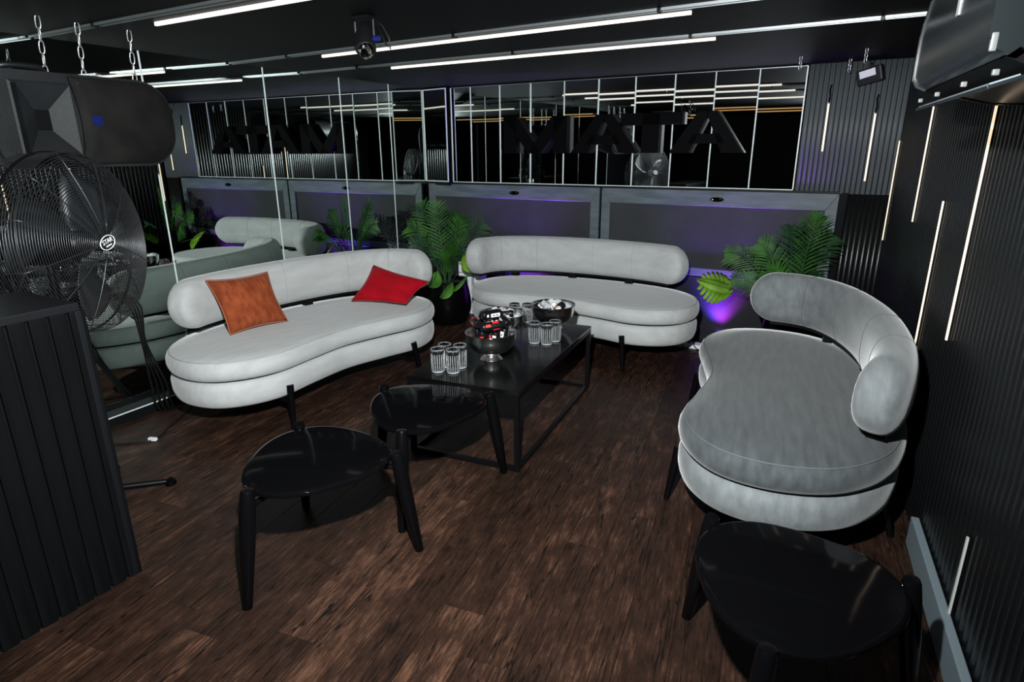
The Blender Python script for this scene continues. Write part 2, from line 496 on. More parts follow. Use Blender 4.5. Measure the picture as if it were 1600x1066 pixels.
shutter(.045, 1.985, 'grey framed wall panel beside the mirror corner, behind the black plant pot', .075)
shutter(1.995, 3.935, 'grey framed wall panel beside the ribbed corner, behind the splayed palm', .06)
bm = BM(); box(bm, (3.962, -.02, .66), (.04, .05, 1.30))
t1 = struct('trim_1', bm, 'wall_black', matrix=WB)

# ---- lettering on the mirror strip
LM = WB @ Matrix.Translation((0, 0, 0))
def letter(name, polys, label):
    bm = BM()
    for p in polys: prism(bm, p, -.085, -.006)
    o = obj(name, bm, 'black_lacquer', matrix=WB.copy())
    o.data.materials.clear(); o.data.materials.append(MATS['letter_black'])
    return tag(o, label, 'sign letter')
z0, z1 = 1.605, 1.93
def Apoly(x0, x1):
    w_ = x1 - x0; c = (x0 + x1) / 2; tp = .075; lg = .17
    return [[(x0, z0), (x0 + lg, z0), (c + .015, z1), (c - tp, z1)], [(x1, z0), (c + tp, z1), (c - .015, z1), (x1 - lg, z0)],
            [(x0 + .15, z0 + .075), (x1 - .15, z0 + .075), (x1 - .2, z0 + .15), (x0 + .2, z0 + .15)]]
letter('sign_letter', [[(1.0, z0), (1.135, z0), (1.135, z1), (1.0, z1)], [(1.525, z0), (1.66, z0), (1.66, z1), (1.525, z1)],
                       [(1.0, z1), (1.15, z1), (1.395, z0), (1.265, z0)], [(1.66, z1), (1.51, z1), (1.265, z0), (1.395, z0)]], 'black block letter M on the mirrored strip')
letter('sign_letter', Apoly(1.70, 2.33), 'black block letter A standing between the M and the T')
letter('sign_letter', [[(2.17, z1 - .095), (2.70, z1 - .095), (2.70, z1), (2.17, z1)], [(2.36, z0), (2.51, z0), (2.51, z1), (2.36, z1)]], 'black block letter T on the mirrored strip')
letter('sign_letter', Apoly(2.60, 3.20), 'black block letter A standing after the T, last of the sign')

# ================================================================== CEILING FITTINGS
def track(p0, p1, label, led=None, kind='led_white', gap=.07):
    p0 = Vector((*p0, 0)); p1 = Vector((*p1, 0)); d = (p1 - p0); L_ = d.length; a = math.atan2(d.y, d.x)
    t = thing('light_track', label, 'light track', ((p0 + p1) / 2).to_tuple()[:2] + (CEIL,), a, 'aluminium light tracks on the ceiling')
    obj('rail', bx((0, 0, -.007), (L_, .008, .014)), 'aluminium', t)
    obj('rail', bx((0, -.026, -.006), (L_, .006, .012)), 'aluminium', t)
    obj('channel', bx((0, -.013, -.003), (L_, .03, .006)), 'black_metal', t)
    for s in (-.36, -.05, .21, .42):
        obj('clip', bx((L_ * s, -.012, -.009), (.018, .045, .018), .003), 'black_metal', t)
    if led:
        for (x0, x1) in led:
            obj('led_strip', bx(((x0 + x1) / 2 - L_ / 2, gap, -.008), (x1 - x0, .014, .016)), kind, t)
    return t
track((.02, 2.0), (4.52, 1.85), 'aluminium ceiling track above the coffee table end of the room, over the speaker chains', [(.9, 3.3)], gap=.12)
track((.02, 3.24), (4.40, 2.92), 'aluminium ceiling track with a long lit strip above the middle of the room', [(.80, 3.22)], gap=.11)
track((.02, 3.90), (4.36, 3.70), 'aluminium ceiling track with a long lit strip nearest the mirrored back wall', [(.80, 3.18)], gap=.14)
track((.3, -.6), (4.5, -.6), 'ceiling track with a warm strip behind the counter', [(.4, 3.6)], 'led_amber')
track((.3, -1.5), (4.5, -1.5), 'ceiling track with a warm strip near the rear wall', [(.4, 3.6)], 'led_amber')

# small stage spotlight hanging from the ceiling
t = thing('stage_spotlight', 'small black stage spotlight with glinting faceted lens hanging from the ceiling', 'spotlight', (1.885, 2.47, CEIL))
obj('mount_plate', bx((0, 0, -.006), (.09, .06, .012), .003), 'black_metal', t)
bm = BM(); tube(bm, [(-.055, 0, -.11), (-.055, 0, -.02), (-.04, 0, -.012), (.04, 0, -.012), (.055, 0, -.02), (.055, 0, -.11)], .006, 6); obj('yoke', bm, 'black_metal', t)
bm = BM(); lathe(bm, [(0, -.07), (.03, -.07), (.045, -.05), (.048, .04), (.040, .045), (0, .045)], 20, M=Matrix.Translation((0, 0, -.115)) @ Matrix.Rotation(math.radians(150), 4, 'X') @ Matrix.Rotation(.4, 4, 'Y'))
can = obj('lamp_body', bm, 'black_plastic', t, smooth=40)
bm = BM(); bmesh.ops.create_icosphere(bm, subdivisions=2, radius=.04, matrix=Matrix.Translation((.025, -.03, -.15)) @ Matrix.Diagonal((1, .8, 1, 1)))
obj('lens', bm, 'chrome', can)
bm = BM(); cyl(bm, (.055, 0, -.1), (.085, 0, -.1), .014, .011, 10); obj('knob', bm, 'badge_blue', t, smooth=40)
bm = BM(); tube(bm, [(.06, 0, -.02), (.10, .01, -.05), (.125, .02, -.10), (.13, .02, -.15), (.11, .01, -.12), (.05, .02, -.02)], .004, 5); obj('cable', bm, 'black_plastic', t, smooth=True)

def chain_links(t, p0, p1, n, L_=.05, wd=.011, r=.0032, m='zinc'):
    p0 = Vector(p0); p1 = Vector(p1)
    d = (p1 - p0).normalized(); a0 = d.orthogonal().normalized(); b0 = d.cross(a0)
    step = (p1 - p0).length / n
    for i in range(n):
        c = p0 + d * step * (i + .5); ax = a0 if i % 2 == 0 else b0
        hl = step * .5 + r * 1.2
        pts = []
        for k in range(14):
            s = 2 * PI * k / 14
            q = ax * math.cos(s) * wd
            yy = math.copysign(abs(math.sin(s)) ** .6, math.sin(s)) * hl
            pts.append(c + q + d * yy)
        bm = BM(); tube(bm, pts, r, 5, True); obj('link', bm, m, t, smooth=True)
for (x, y), lb in (((3.571, 4.99), 'end of the mirror strip'), ((3.87, 5.30), 'ribbed wall'), ((3.963, 4.80), 'small floodlight')):
    t = thing('hanging_chain', 'short zinc chain hook hanging from the ceiling by the ' + lb, 'chain', (x, y, CEIL))
    chain_links(t, (0, 0, .002), (0, 0, -.085), 3, wd=.010, r=.003)

# ---- wall light strips
def strip(wall, x, za, zb, label, m='led_warm', wd=.011, plug=True):
    M = WR if wall == 'R' else WB
    p = M @ Vector((x, -.010 if wall == 'R' else -.014, za))
    t = thing('led_strip_light', label, 'light strip', p, RR if wall == 'R' else RB, 'vertical light strips in the ribbed walls')
    obj('diffuser', bx((0, 0, (zb - za) / 2), (wd, .012, zb - za)), m, t)
    obj('channel', bx((0, .005, (zb - za) / 2), (wd * 1.7, .010, zb - za + .01)), 'black_metal', t)
    if plug:
        bm = BM(); tube(bm, [(0, -.004, zb - za - .01), (.004, -.006, zb - za + .04), (-.002, -.004, zb - za + .09), (.004, .0, zb - za + .12)], .006, 5)
        obj('lead', bm, 'black_lacquer', t, smooth=True)
ry = lambda y: (5.44 - y) / .99763
strip('B', 3.765, 1.615, 1.965, 'short warm light strip in ribbed back wall between mirror strip and floodlight')
strip('B', 4.08, 1.40, 1.885, 'warm light strip in ribbed back wall below the floodlight')
strip('R', .085, .98, 1.685, 'thin warm light strip standing in the corner of the two ribbed walls', plug=False)
strip('R', ry(4.27), 1.23, 1.855, 'warm light strip ending high, first on the black ribbed wall past the corner', plug=False)
strip('R', ry(3.56), .66, 1.40, 'warm light strip with bright blunt top behind the right sofa backrest', plug=False)
strip('R', ry(2.99), .88, 1.79, 'longest warm light strip on the black ribbed wall under the air conditioner', wd=.013, plug=False)
strip('R', ry(2.21), .10, .43, 'short unlit white strip just above the grey skirting board', 'led_off', plug=False)

# ---- floodlight on the ribbed wall
t = thing('floodlight', 'small black floodlight with white face on the ribbed back wall', 'floodlight', bwall(4.03, -.012, 2.13), RB)
obj('bracket', bx((.06, -.03, 0), (.02, .05, .05), .004), 'black_metal', t)
bm = BM(); box(bm, (0, 0, 0), (.17, .055, .105), .012, Matrix.Translation((-.02, -.075, 0)) @ Matrix.Rotation(-.25, 4, 'Y') @ Matrix.Rotation(-.35, 4, 'Z'))
hd = obj('housing', bm, 'black_plastic', t)
bm = BM(); box(bm, (-.005, -.030, .015), (.105, .006, .048), .0, Matrix.Translation((-.02, -.075, 0)) @ Matrix.Rotation(-.25, 4, 'Y') @ Matrix.Rotation(-.35, 4, 'Z'))
obj('lens', bm, 'flood_face', hd)

# ---- air conditioner on the right wall
t = thing('air_conditioner', 'black wall air conditioner with open louvre high on the ribbed wall', 'air conditioner', rwall(2.92, -.014, 1.77), RR)
L_ = .92
prof = [(0, 0), (0, .385), (-.22, .385), (-.29, .355), (-.325, .30), (-.338, .20), (-.338, .085), (-.325, .062), (-.300, .05), (-.285, .062), (-.22, .03), (-.12, .005)]
bm = BM()
A = [bm.verts.new((0.012, y, z)) for y, z in prof]; B = [bm.verts.new((L_ - .012, y, z)) for y, z in prof]
n = len(prof); bm.faces.new(A); bm.faces.new(B[::-1])
for i in range(n): bm.faces.new((A[i], B[i], B[(i + 1) % n], A[(i + 1) % n]))
obj('shell', bm, 'ac_shell', t, smooth=35)
for xx, s in ((0, 1), (L_, -1)):
    bm = BM()
    pr2 = [(y * 1.012, z * 1.01 + (-.004 if z < .1 else .002)) for y, z in prof]
    A = [bm.verts.new((xx - .006 * s, y, z)) for y, z in pr2]; B = [bm.verts.new((xx + .014 * s, y, z)) for y, z in pr2]
    bm.faces.new(A); bm.faces.new(B[::-1])
    for i in range(n): bm.faces.new((A[i], B[i], B[(i + 1) % n], A[(i + 1) % n]))
    obj('end_cap', bm, 'ac_shell', t, smooth=35)
bm = BM(); prism(bm, [(-.300, .046), (-.286, .060), (-.225, .029), (-.235, .016)], .03, L_ - .03, Matrix(((0, 1, 0, 0), (1, 0, 0, 0), (0, 0, 1, 0), (0, 0, 0, 1))))
obj('outlet', bm, 'groove_black', t)
bm = BM(); box(bm, (L_ / 2, 0, 0), (L_ - .06, .075, .008), .002, Matrix.Translation((0, -.285, .002)) @ Matrix.Rotation(math.radians(18), 4, 'X'))
lv = obj('louvre', bm, 'aluminium', t)
lv.data.materials[0] = MATS['label_white'] if False else MATS['ac_shell']
bm = BM(); box(bm, (L_ / 2, 0, .006), (L_ - .08, .05, .003), 0, Matrix.Translation((0, -.29, .0)) @ Matrix.Rotation(math.radians(18), 4, 'X'))
obj('louvre_liner', bm, 'skirting_grey', lv)
for x in (.03, .3, .62, .89):
    obj('clip', bx((x, -.312, .018), (.012, .012, .012), .003), 'clip_grey', t)
obj('corner_bracket', bx((L_ + .002, -.332, .07), (.010, .012, .034), .004), 'clip_grey', t)
obj('sticker', bx((.55, -.339, .205), (.028, .004, .055)), 'label_white', t)

# ================================================================== SOFAS
OUT = [(-.95, .2), (-.8, .06), (-.58, 0), (-.3, .045), (0, .085), (.3, .045), (.58, 0), (.8, .06), (.95, .2), (1.0, .42), (.93, .66), (.72, .85), (.4, .95), (0, .98), (-.4, .95), (-.72, .85), (-.93, .66), (-1.0, .42)]
def outline(flip):
    P = catmull([(u * flip, v, 0) for u, v in OUT], 7)
    if flip < 0: P = P[::-1]
    n = len(P); N_ = []
    for i in range(n):
        d = (P[(i + 1) % n] - P[i - 1]).normalized(); N_.append(Vector((d.y, -d.x, 0)))   # outward for ccw
    return P, N_
def slab(flip, prof, crown=None, under=None):
    P, N_ = outline(flip); n = len(P); bm = BM(); rings = []
    for ins, z in prof:
        rings.append([bm.verts.new((p.x - q.x * ins, p.y - q.y * ins, z)) for p, q in zip(P, N_)])
    ins, zt = prof[-1]
    if crown is not None:
        for wgt in (.25, .5, .75, .97):
            R_ = []
            for p, q in zip(P, N_):
                b_ = Vector((p.x - q.x * ins, p.y - q.y * ins, 0)); sp = Vector((p.x * .62, .5, 0))
                c = b_.lerp(sp, wgt); R_.append(bm.verts.new((c.x, c.y, zt + crown * (1 - (1 - wgt) ** 2))))
            rings.append(R_)
    for A, B in zip(rings[:-1], rings[1:]):
        for i in range(n): bm.faces.new((A[i], A[(i + 1) % n], B[(i + 1) % n], B[i]))
    bm.faces.new(rings[0][::-1])
    bm.faces.new(rings[-1])
    return bm
BACK = [(.985, .27), (1.0, .46), (.905, .655), (.67, .79), (.35, .865), (0, .885), (-.35, .86), (-.61, .80), (-.81, .705)]
def backrest(flip):
    P = catmull([(u * flip, v, 0) for u, v in BACK], 10, closed=False)
    # resample by arclength with dense ends
    cum = [0]
    for a, b in zip(P[:-1], P[1:]): cum.append(cum[-1] + (b - a).length)
    Ltot = cum[-1]
    def at(s):
        s = max(0, min(Ltot, s))
        for i in range(len(P) - 1):
            if cum[i + 1] >= s:
                t = (s - cum[i]) / max(1e-9, cum[i + 1] - cum[i]); return P[i].lerp(P[i + 1], t)
        return P[-1]
    r = .165; ss = []
    for k in range(9): ss.append(r * (1 - math.cos(PI / 2 * (k + .35) / 9.35)))
    mid = [r + (Ltot - 2 * r) * k / 34 for k in range(35)]
    ss = ss + mid + [Ltot - s for s in ss[::-1]]
    bm = BM(); rings = []; info = []
    for s in ss:
        c = at(s); d = (at(s + .01) - at(s - .01)).normalized(); nn = Vector((-d.y, d.x, 0))
        e = min(s, Ltot - s)
        k = math.sqrt(max(0, 1 - (1 - min(1, e / r)) ** 2))
        hz = .163 * k; ht = .093 * (.25 + .75 * k ** .7)
        ring = []; pts = []
        for j in range(24):
            a = 2 * PI * j / 24
            x = math.copysign(abs(math.cos(a)) ** .72, math.cos(a)) * ht
            z = math.copysign(abs(math.sin(a)) ** .80, math.sin(a)) * hz
            q = c + nn * x; pts.append(Vector((q.x, q.y, .705 + z))); ring.append(bm.verts.new(pts[-1]))
        rings.append(ring); info.append(pts)
    for A, B in zip(rings[:-1], rings[1:]):
        for j in range(24): bm.faces.new((A[j], A[(j + 1) % 24], B[(j + 1) % 24], B[j]))
    bm.faces.new(rings[0][::-1]); bm.faces.new(rings[-1])
    return bm, info
def sofa(label, m, e, v, flip, seatmat):
    rz = math.atan2(e[1], e[0])
    t = thing('curved_sofa', label, 'sofa', (m[0], m[1], 0), rz, 'grey velvet kidney sofas')
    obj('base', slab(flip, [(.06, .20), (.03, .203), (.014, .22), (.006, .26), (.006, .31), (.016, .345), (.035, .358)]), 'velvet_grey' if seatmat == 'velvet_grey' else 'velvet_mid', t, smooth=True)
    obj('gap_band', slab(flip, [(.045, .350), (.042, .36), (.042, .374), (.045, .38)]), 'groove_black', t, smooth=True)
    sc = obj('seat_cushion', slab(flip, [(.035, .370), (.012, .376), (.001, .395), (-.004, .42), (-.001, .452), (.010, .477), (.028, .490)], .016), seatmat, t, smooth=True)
    P, N_ = outline(flip)
    bm = BM(); tube(bm, [(p.x - q.x * .020, p.y - q.y * .020, .4865) for p, q in zip(P, N_)], .0028, 5, True)
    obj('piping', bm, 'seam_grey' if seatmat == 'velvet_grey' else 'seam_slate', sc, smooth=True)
    bmk, info = backrest(flip)
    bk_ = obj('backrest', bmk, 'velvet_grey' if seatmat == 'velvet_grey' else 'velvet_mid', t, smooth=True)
    for idx in (13, 20, 30, 37):
        c = sum(info[idx], Vector()) / 24
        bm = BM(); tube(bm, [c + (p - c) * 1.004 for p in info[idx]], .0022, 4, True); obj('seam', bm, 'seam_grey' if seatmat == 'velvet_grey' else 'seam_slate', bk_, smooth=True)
    # dark underside plate and posts that carry the backrest
    for uu in (-.55, .1, .62):
        idx = {-.55: 36, .1: 26, .62: 16}[uu]
        c = sum(info[idx], Vector()) / 24
        obj('back_post', bx((c.x, c.y, .52), (.07, .05, .12), .006), 'black_metal', t)
    pl = [i for i in info]
    bm = BM()
    loop = []
    for i in range(8, len(info) - 8):
        c = sum(info[i], Vector()) / 24; loop.append(c)
    A = []; B = []
    for i, c in enumerate(loop):
        d = (loop[min(i + 1, len(loop) - 1)] - loop[max(0, i - 1)]).normalized(); nn = Vector((-d.y, d.x, 0))
        A.append((c - nn * .04)); B.append((c + nn * .04))
    va = [[bm.verts.new((p.x, p.y, z)) for p in Q] for Q in (A, B) for z in (.530, .548)]
    for i in range(len(loop) - 1):
        for a_, b_ in ((0, 1), (1, 3), (3, 2), (2, 0)):
            bm.faces.new((va[a_][i], va[a_][i + 1], va[b_][i + 1], va[b_][i]))
    obj('back_plate', bm, 'black_metal', t)
    for (u, vv) in ((-.53, 0), (.53, 0), (-.5, .9), (.5, .9)):
        f = -1 if vv < .5 else 1
        bm = BM(); cyl(bm, (u * 1.0, vv + .012 * -f * -1 * 0 + (.004 if f < 0 else -.05), .275), (u * 1.06, vv + f * .035, 0), .023, .014, 14)
        obj('leg', bm, 'black_wood', t, smooth=40)
    for u in (-.53, .53):
        obj('cross_rail', bx((u, .45, .178), (.035, .86, .045), .006), 'black_wood', t)
    return t
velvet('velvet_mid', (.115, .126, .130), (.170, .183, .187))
sofa('pale grey velvet curved sofa along the mirror wall, with two cushions on it', (1.195, 2.98), (.145, .989), None, 1, 'velvet_grey')
sofa('pale grey velvet curved sofa in front of the framed wall panels', (2.065, 4.37), (1, -.016), None, -1, 'velvet_grey')
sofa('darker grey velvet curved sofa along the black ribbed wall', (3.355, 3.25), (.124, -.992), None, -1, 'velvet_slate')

# ---- cushions
def cushion(name, label, c4, thick, m, pm, wave=0.0):
    BL, BR, TR, TL = [Vector(p) for p in c4]
    n = ((BR - BL).cross(TL - BL)).normalized()
    N_ = 18; bm = BM(); grids = []
    org = (BL + BR + TR + TL) / 4
    rnd = random.Random(len(label))
    ph = [rnd.uniform(0, 6) for _ in range(4)]
    def P_(s, t):
        ps = s + .045 * math.sin(PI * t) * (1 if s < .5 else -1) * abs(2 * s - 1) ** 2
        ptt = t + .045 * math.sin(PI * s) * (1 if t < .5 else -1) * abs(2 * t - 1) ** 2
        return BL.lerp(BR, ps).lerp(TL.lerp(TR, ps), ptt)
    for sg in (1, -1):
        G = []
        for i in range(N_ + 1):
            row = []
            for j in range(N_ + 1):
                s, t = i / N_, j / N_
                h = (max(0, 1 - abs(2 * s - 1) ** 2.6) * max(0, 1 - abs(2 * t - 1) ** 2.6)) ** .55
                wv = wave * math.sin(7 * s + 3 * t + ph[0]) * math.sin(4 * t - 5 * s + ph[1]) * h
                p = P_(s, t) + n * (sg * thick * .5 * h + wv)
                row.append(p - org)
            G.append(row)
        grids.append(G)
    V = [[[None] * (N_ + 1) for _ in range(N_ + 1)] for _ in range(2)]
    for i in range(N_ + 1):
        for j in range(N_ + 1):
            edge = i in (0, N_) or j in (0, N_)
            V[0][i][j] = bm.verts.new(grids[0][i][j])
            V[1][i][j] = V[0][i][j] if edge else bm.verts.new(grids[1][i][j])
    for k in (0, 1):
        for i in range(N_):
            for j in range(N_):
                q = (V[k][i][j], V[k][i + 1][j], V[k][i + 1][j + 1], V[k][i][j + 1])
                bm.faces.new(q if k == 0 else q[::-1])
    t = thing(name, label, 'cushion', org)
    obj('cover', bm, m, t, smooth=True)
    G = grids[0]
    loop = [G[i][0] for i in range(N_)] + [G[N_][j] for j in range(N_)] + [G[i][N_] for i in range(N_, 0, -1)] + [G[0][j] for j in range(N_, 0, -1)]
    bm = BM(); tube(bm, loop, .0045, 5, True); obj('piping', bm, pm, t, smooth=True)
cushion('throw_cushion', 'square burnt orange velvet cushion leaning on the sofa backrest', [(.585, 2.49, .515), (.655, 2.90, .515), (.50, 2.91, .845), (.425, 2.49, .855)], .12, 'velvet_orange', 'seam_orange', .006)
cushion('throw_cushion', 'bright red cushion slumped on the far arm of the sofa', [(.70, 3.50, .535), (1.165, 3.575, .545), (1.20, 3.83, .665), (.71, 3.77, .765)], .12, 'velvet_red', 'seam_red', .014)

# ================================================================== STOOLS AND TABLE
def stool(label, c, a0):
    t = thing('side_stool', label, 'stool', (c[0], c[1], 0), math.radians(a0), 'black three-legged stools')
    n = 60; bm = BM(); rings = []
    for k, (ins, z) in enumerate([(.05, .425), (.012, .428), (0, .436), (0, .448), (.006, .455), (.016, .457)]):
        R_ = []
        for i in range(n):
            a = 2 * PI * i / n; r = .285 + .020 * math.cos(3 * a) - ins
            R_.append(bm.verts.new((r * math.cos(a), r * math.sin(a), z)))
        rings.append(R_)
    for A, B in zip(rings[:-1], rings[1:]):
        for i in range(n): bm.faces.new((A[i], A[(i + 1) % n], B[(i + 1) % n], B[i]))
    bm.faces.new(rings[0][::-1]); bm.faces.new(rings[-1])
    obj('top', bm, 'black_lacquer', t, smooth=40)
    for k in range(3):
        a = 2 * PI * k / 3; d = Vector((math.cos(a), math.sin(a), 0))
        bm = BM()
        M = Matrix.Translation(d * .400) @ (d * (.326 - .400) + Vector((0, 0, .472))).to_track_quat('Z', 'Y').to_matrix().to_4x4()
        lathe(bm, [(0, 0), (.016, 0), (.019, .004), (.029, .26), (.030, .36), (.026, .462), (.022, .474), (0, .477)], 18, M=M)
        lg = obj('leg', bm, 'black_wood', t, smooth=40)
        bm = BM(); cyl(bm, d * .300 + Vector((0, 0, .445)), d * .325 + Vector((0, 0, .445)), .007, .007, 8); obj('bolt', bm, 'chrome', lg, smooth=True)
        bm = BM(); cyl(bm, (0, 0, .405), d * .325 + Vector((0, 0, .405)), .013, .013, 8); obj('brace', bm, 'black_wood', t, smooth=40)
    return t
stool('black round-cornered stool standing alone on the open floor, nothing on it', (2.20, 1.61), 28)
stool('black round-cornered stool pushed against the end of the coffee table', (2.285, 2.255), 47)
stool('black round-cornered stool beside the end of the darker sofa and the skirting', (3.985, 1.695), 24)

TA = math.radians(4.8)
TC = Vector((2.24, 3.215, 0))
t = thing('coffee_table', 'low black rectangular coffee table with thin metal frame', 'table', TC, TA)
TW, TL_ = .67, 1.33
obj('table_top', bx((0, 0, .449), (TW, TL_, .022), .003), 'table_top', t)
for sx in (-1, 1):
    for sy in (-1, 1):
        obj('leg', bx((sx * (TW / 2 - .014), sy * (TL_ / 2 - .014), .2195), (.026, .026, .439)), 'black_metal', t)
for sx in (-1, 1):
    obj('long_rail', bx((sx * (TW / 2 - .014), 0, .0125), (.024, TL_ - .04, .025)), 'black_metal', t)
    obj('long_rail', bx((sx * (TW / 2 - .014), 0, .426), (.024, TL_ - .04, .025)), 'black_metal', t)
for sy in (-1, 1):
    obj('short_rail', bx((0, sy * (TL_ / 2 - .014), .0125), (TW - .04, .024, .025)), 'black_metal', t)
    obj('short_rail', bx((0, sy * (TL_ / 2 - .014), .426), (TW - .04, .024, .025)), 'black_metal', t)
TZ = .460

# ---- bowls
bowlprof = [(0, .0), (.062, .0), (.066, .004), (.060, .012), (.046, .022), (.043, .032), (.06, .040), (.10, .058), (.132, .09), (.146, .13), (.148, .165), (.152, .170), (.150, .173), (.144, .168), (.141, .13), (.127, .093), (.097, .064), (.05, .046), (0, .043)]
def bowl(label, p):
    t = thing('punch_bowl', label, 'bowl', (p[0], p[1], TZ), 0, 'steel bowls on the coffee table')
    bm = BM(); lathe(bm, bowlprof[5:], 48); b_ = obj('bowl_body', bm, 'steel', t, smooth=True)
    bm = BM(); lathe(bm, bowlprof[:7] + [(.0, .042)], 40); obj('foot', bm, 'steel', t, smooth=40)
    bm = BM(); tube(bm, [(.1505 * math.cos(2 * PI * k / 48), .1505 * math.sin(2 * PI * k / 48), .171) for k in range(48)], .0028, 6, True); obj('rim', bm, 'chrome', b_, smooth=True)
    return t
B1, B2, B3 = (2.245, 2.975), (2.10, 3.37), (2.30, 3.735)
bowl('polished steel footed bowl piled with black and red cans', B1)
bowl('polished steel footed bowl of ice and white-marked cans beside the piled one', B2)
bowl('polished steel footed bowl with ice and clear bottle caps farthest along the table', B3)
# ---- cans
def can(label, logo, group):
    t = thing('drink_can', label, 'can', (0, 0, 0), 0, group)
    bm = BM(); lathe(bm, [(0, .003), (.019, .003), (.021, 0), (.0255, .008), (.0265, .014), (.0265, .108), (.0235, .122), (.0215, .127)], 20); obj('can_body', bm, 'can_black', t, smooth=True)
    bm = BM(); lathe(bm, [(.0225, .126), (.0225, .129), (.020, .1295), (.0185, .124), (0, .124)], 20); obj('lid', bm, 'black_metal', t, smooth=40)
    bm = BM()
    def patch(a0, a1, zz0, zz1, r=.0269):
        n = 5
        A = [bm.verts.new((r * math.cos(a0 + (a1 - a0) * k / n), r * math.sin(a0 + (a1 - a0) * k / n), zz0)) for k in range(n + 1)]
        B = [bm.verts.new((r * math.cos(a0 + (a1 - a0) * k / n), r * math.sin(a0 + (a1 - a0) * k / n), zz1)) for k in range(n + 1)]
        for k in range(n): bm.faces.new((A[k], A[k + 1], B[k + 1], B[k]))
    for s in range(3):
        a = s * 2.1
        if logo == 'can_red':
            patch(a, a + .85, .066, .102); patch(a + .9, a + 1.5, .025, .052)
        else:
            patch(a, a + .3, .05, .11); patch(a + .55, a + .85, .05, .11); patch(a, a + .85, .098, .11); patch(a, a + .85, .05, .062); patch(a + .2, a + .7, .076, .084); patch(a + .1, a + .7, .024, .036)
    obj('logo', bm, logo, t)
    return t
AXES = []
def put(o, p, tilt, az, spin):
    o.location = p
    d = Vector((math.sin(tilt) * math.cos(az), math.sin(tilt) * math.sin(az), math.cos(tilt)))
    AXES.append((Vector(p), d))
    o.rotation_euler = (d.to_track_quat('Z', 'Y').to_matrix().to_4x4() @ Matrix.Rotation(spin, 4, 'Z')).to_euler()
cr = can('black can with red marks in the piled steel bowl', 'can_red', 'black and red cans in the piled bowl')
cw = can('black can with white marks in the piled steel bowl', 'can_white', 'black and white cans in the piled bowl')
cw2 = can('black can with white marks lying in the bowl of ice', 'can_white', 'white-marked cans in the ice bowl')
rc = random.Random(5)
fr = fw = True
stand = [(0, 0, 0)] + [(.0605, a_, k) for k, a_ in enumerate([200, 260, 320, 20, 80, 140])]
for i, (rad, a_, k) in enumerate(stand):
    red = i in (0, 1, 2, 6)
    if red: o = cr if fr else copy_tree(cr); fr = False
    else: o = cw if fw else copy_tree(cw); fw = False
    a_ = math.radians(a_)
    put(o, (B1[0] + rad * math.cos(a_), B1[1] + rad * math.sin(a_), TZ + (.052 if i == 0 else .068)), 0 if i == 0 else .17, a_, rc.uniform(0, 6))
for i, (px, py, az, red) in enumerate(((-.075, -.045, -45, 1), (.045, -.075, 45, 1), (.075, .045, 135, 0), (-.045, .075, 225, 0), (.0, -.005, 60, 0))):
    o = copy_tree(cr if red else cw); az = math.radians(az)
    put(o, (B1[0] + px - .06 * math.cos(az), B1[1] + py - .06 * math.sin(az), TZ + (.222 if i < 4 else .274)), 1.5 if i < 4 else 1.57, az, rc.uniform(0, 6))
for i, (px, py, az) in enumerate(((-.031, -.005, 90), (.031, .005, 90), (.0, .01, 15))):
    o = cw2 if i == 0 else copy_tree(cw2); az = math.radians(az)
    z_ = .098 if i < 2 else .164
    put(o, (B2[0] + px - .06 * math.cos(az), B2[1] + py - .06 * math.sin(az), TZ + z_ - .01), 1.45, az, rc.uniform(0, 6))
# bottle-like cans in the third bowl and ice cubes
cw3 = can('black can with white marks half sunk in ice, bowl with clear caps', 'can_white', 'cans in the far bowl')
put(cw3, (B3[0] - .015, B3[1] - .045, TZ + .088), 1.05, 2.9, 1)
cr3 = can('black can with red marks half sunk in ice, bowl with clear caps', 'can_red', 'cans in the far bowl')
put(cr3, (B3[0] - .015, B3[1] + .01, TZ + .085), .75, -.1, .4)
BOT = ((-.02, .06), (.065, -.05))
for dx, dy in BOT: AXES.append((Vector((B3[0] + dx, B3[1] + dy, TZ + .10)), Vector((0, 0, 1))))
placed = []
def clear(q):
    for p, d in AXES:
        k = max(0, min(.13, (q - p).dot(d)))
        if (q - (p + d * k)).length < .0265 + .0245: return False
    return all((q - r_).length > .044 for r_ in placed)
ri = random.Random(17)
icem = None
for (bx_, nm) in ((B2, 'ice cube in the bowl of white-marked cans'), (B3, 'ice cube in the bowl with clear caps')):
    for i in range(11):
        q = None
        for tr in range(3000):
            z_ = ri.uniform(.088, .172); lim = .075 if z_ < .10 else (.100 if z_ < .13 else .112)
            a = ri.uniform(0, 2 * PI); rad = lim * math.sqrt(ri.random())
            c_ = Vector((bx_[0] + rad * math.cos(a), bx_[1] + rad * math.sin(a), TZ + z_))
            if clear(c_): q = c_; break
        if q is None: break
        placed.append(q)
        if icem is None:
            bm = BM(); box(bm, (0, 0, 0), (.036, .034, .03), .006); o = obj('ice_cube', bm, 'ice', smooth=50); icem = o.data
        else:
            o = bpy.data.objects.new('ice_cube', icem); COL.objects.link(o)
        o.location = q
        o.rotation_euler = (rc.uniform(-.6, .6), rc.uniform(-.6, .6), rc.uniform(0, 3))
        tag(o, nm, 'ice cube', 'ice cubes: ' + nm)
for dx, dy in ((-.02, .06), (.065, -.05)):
    bm = BM(); lathe(bm, [(0, -.05), (.014, -.05), (.014, -.004), (.019, 0), (.019, .016), (.016, .02), (0, .02)], 18)
    o = obj('bottle', bm, 'white_plastic', smooth=40); o.location = (B3[0] + dx, B3[1] + dy, TZ + .15); o.rotation_euler = (.35, -.3, 0)
    tag(o, 'clear-capped bottle neck poking out of the ice', 'bottle', 'capped bottles in the far bowl')

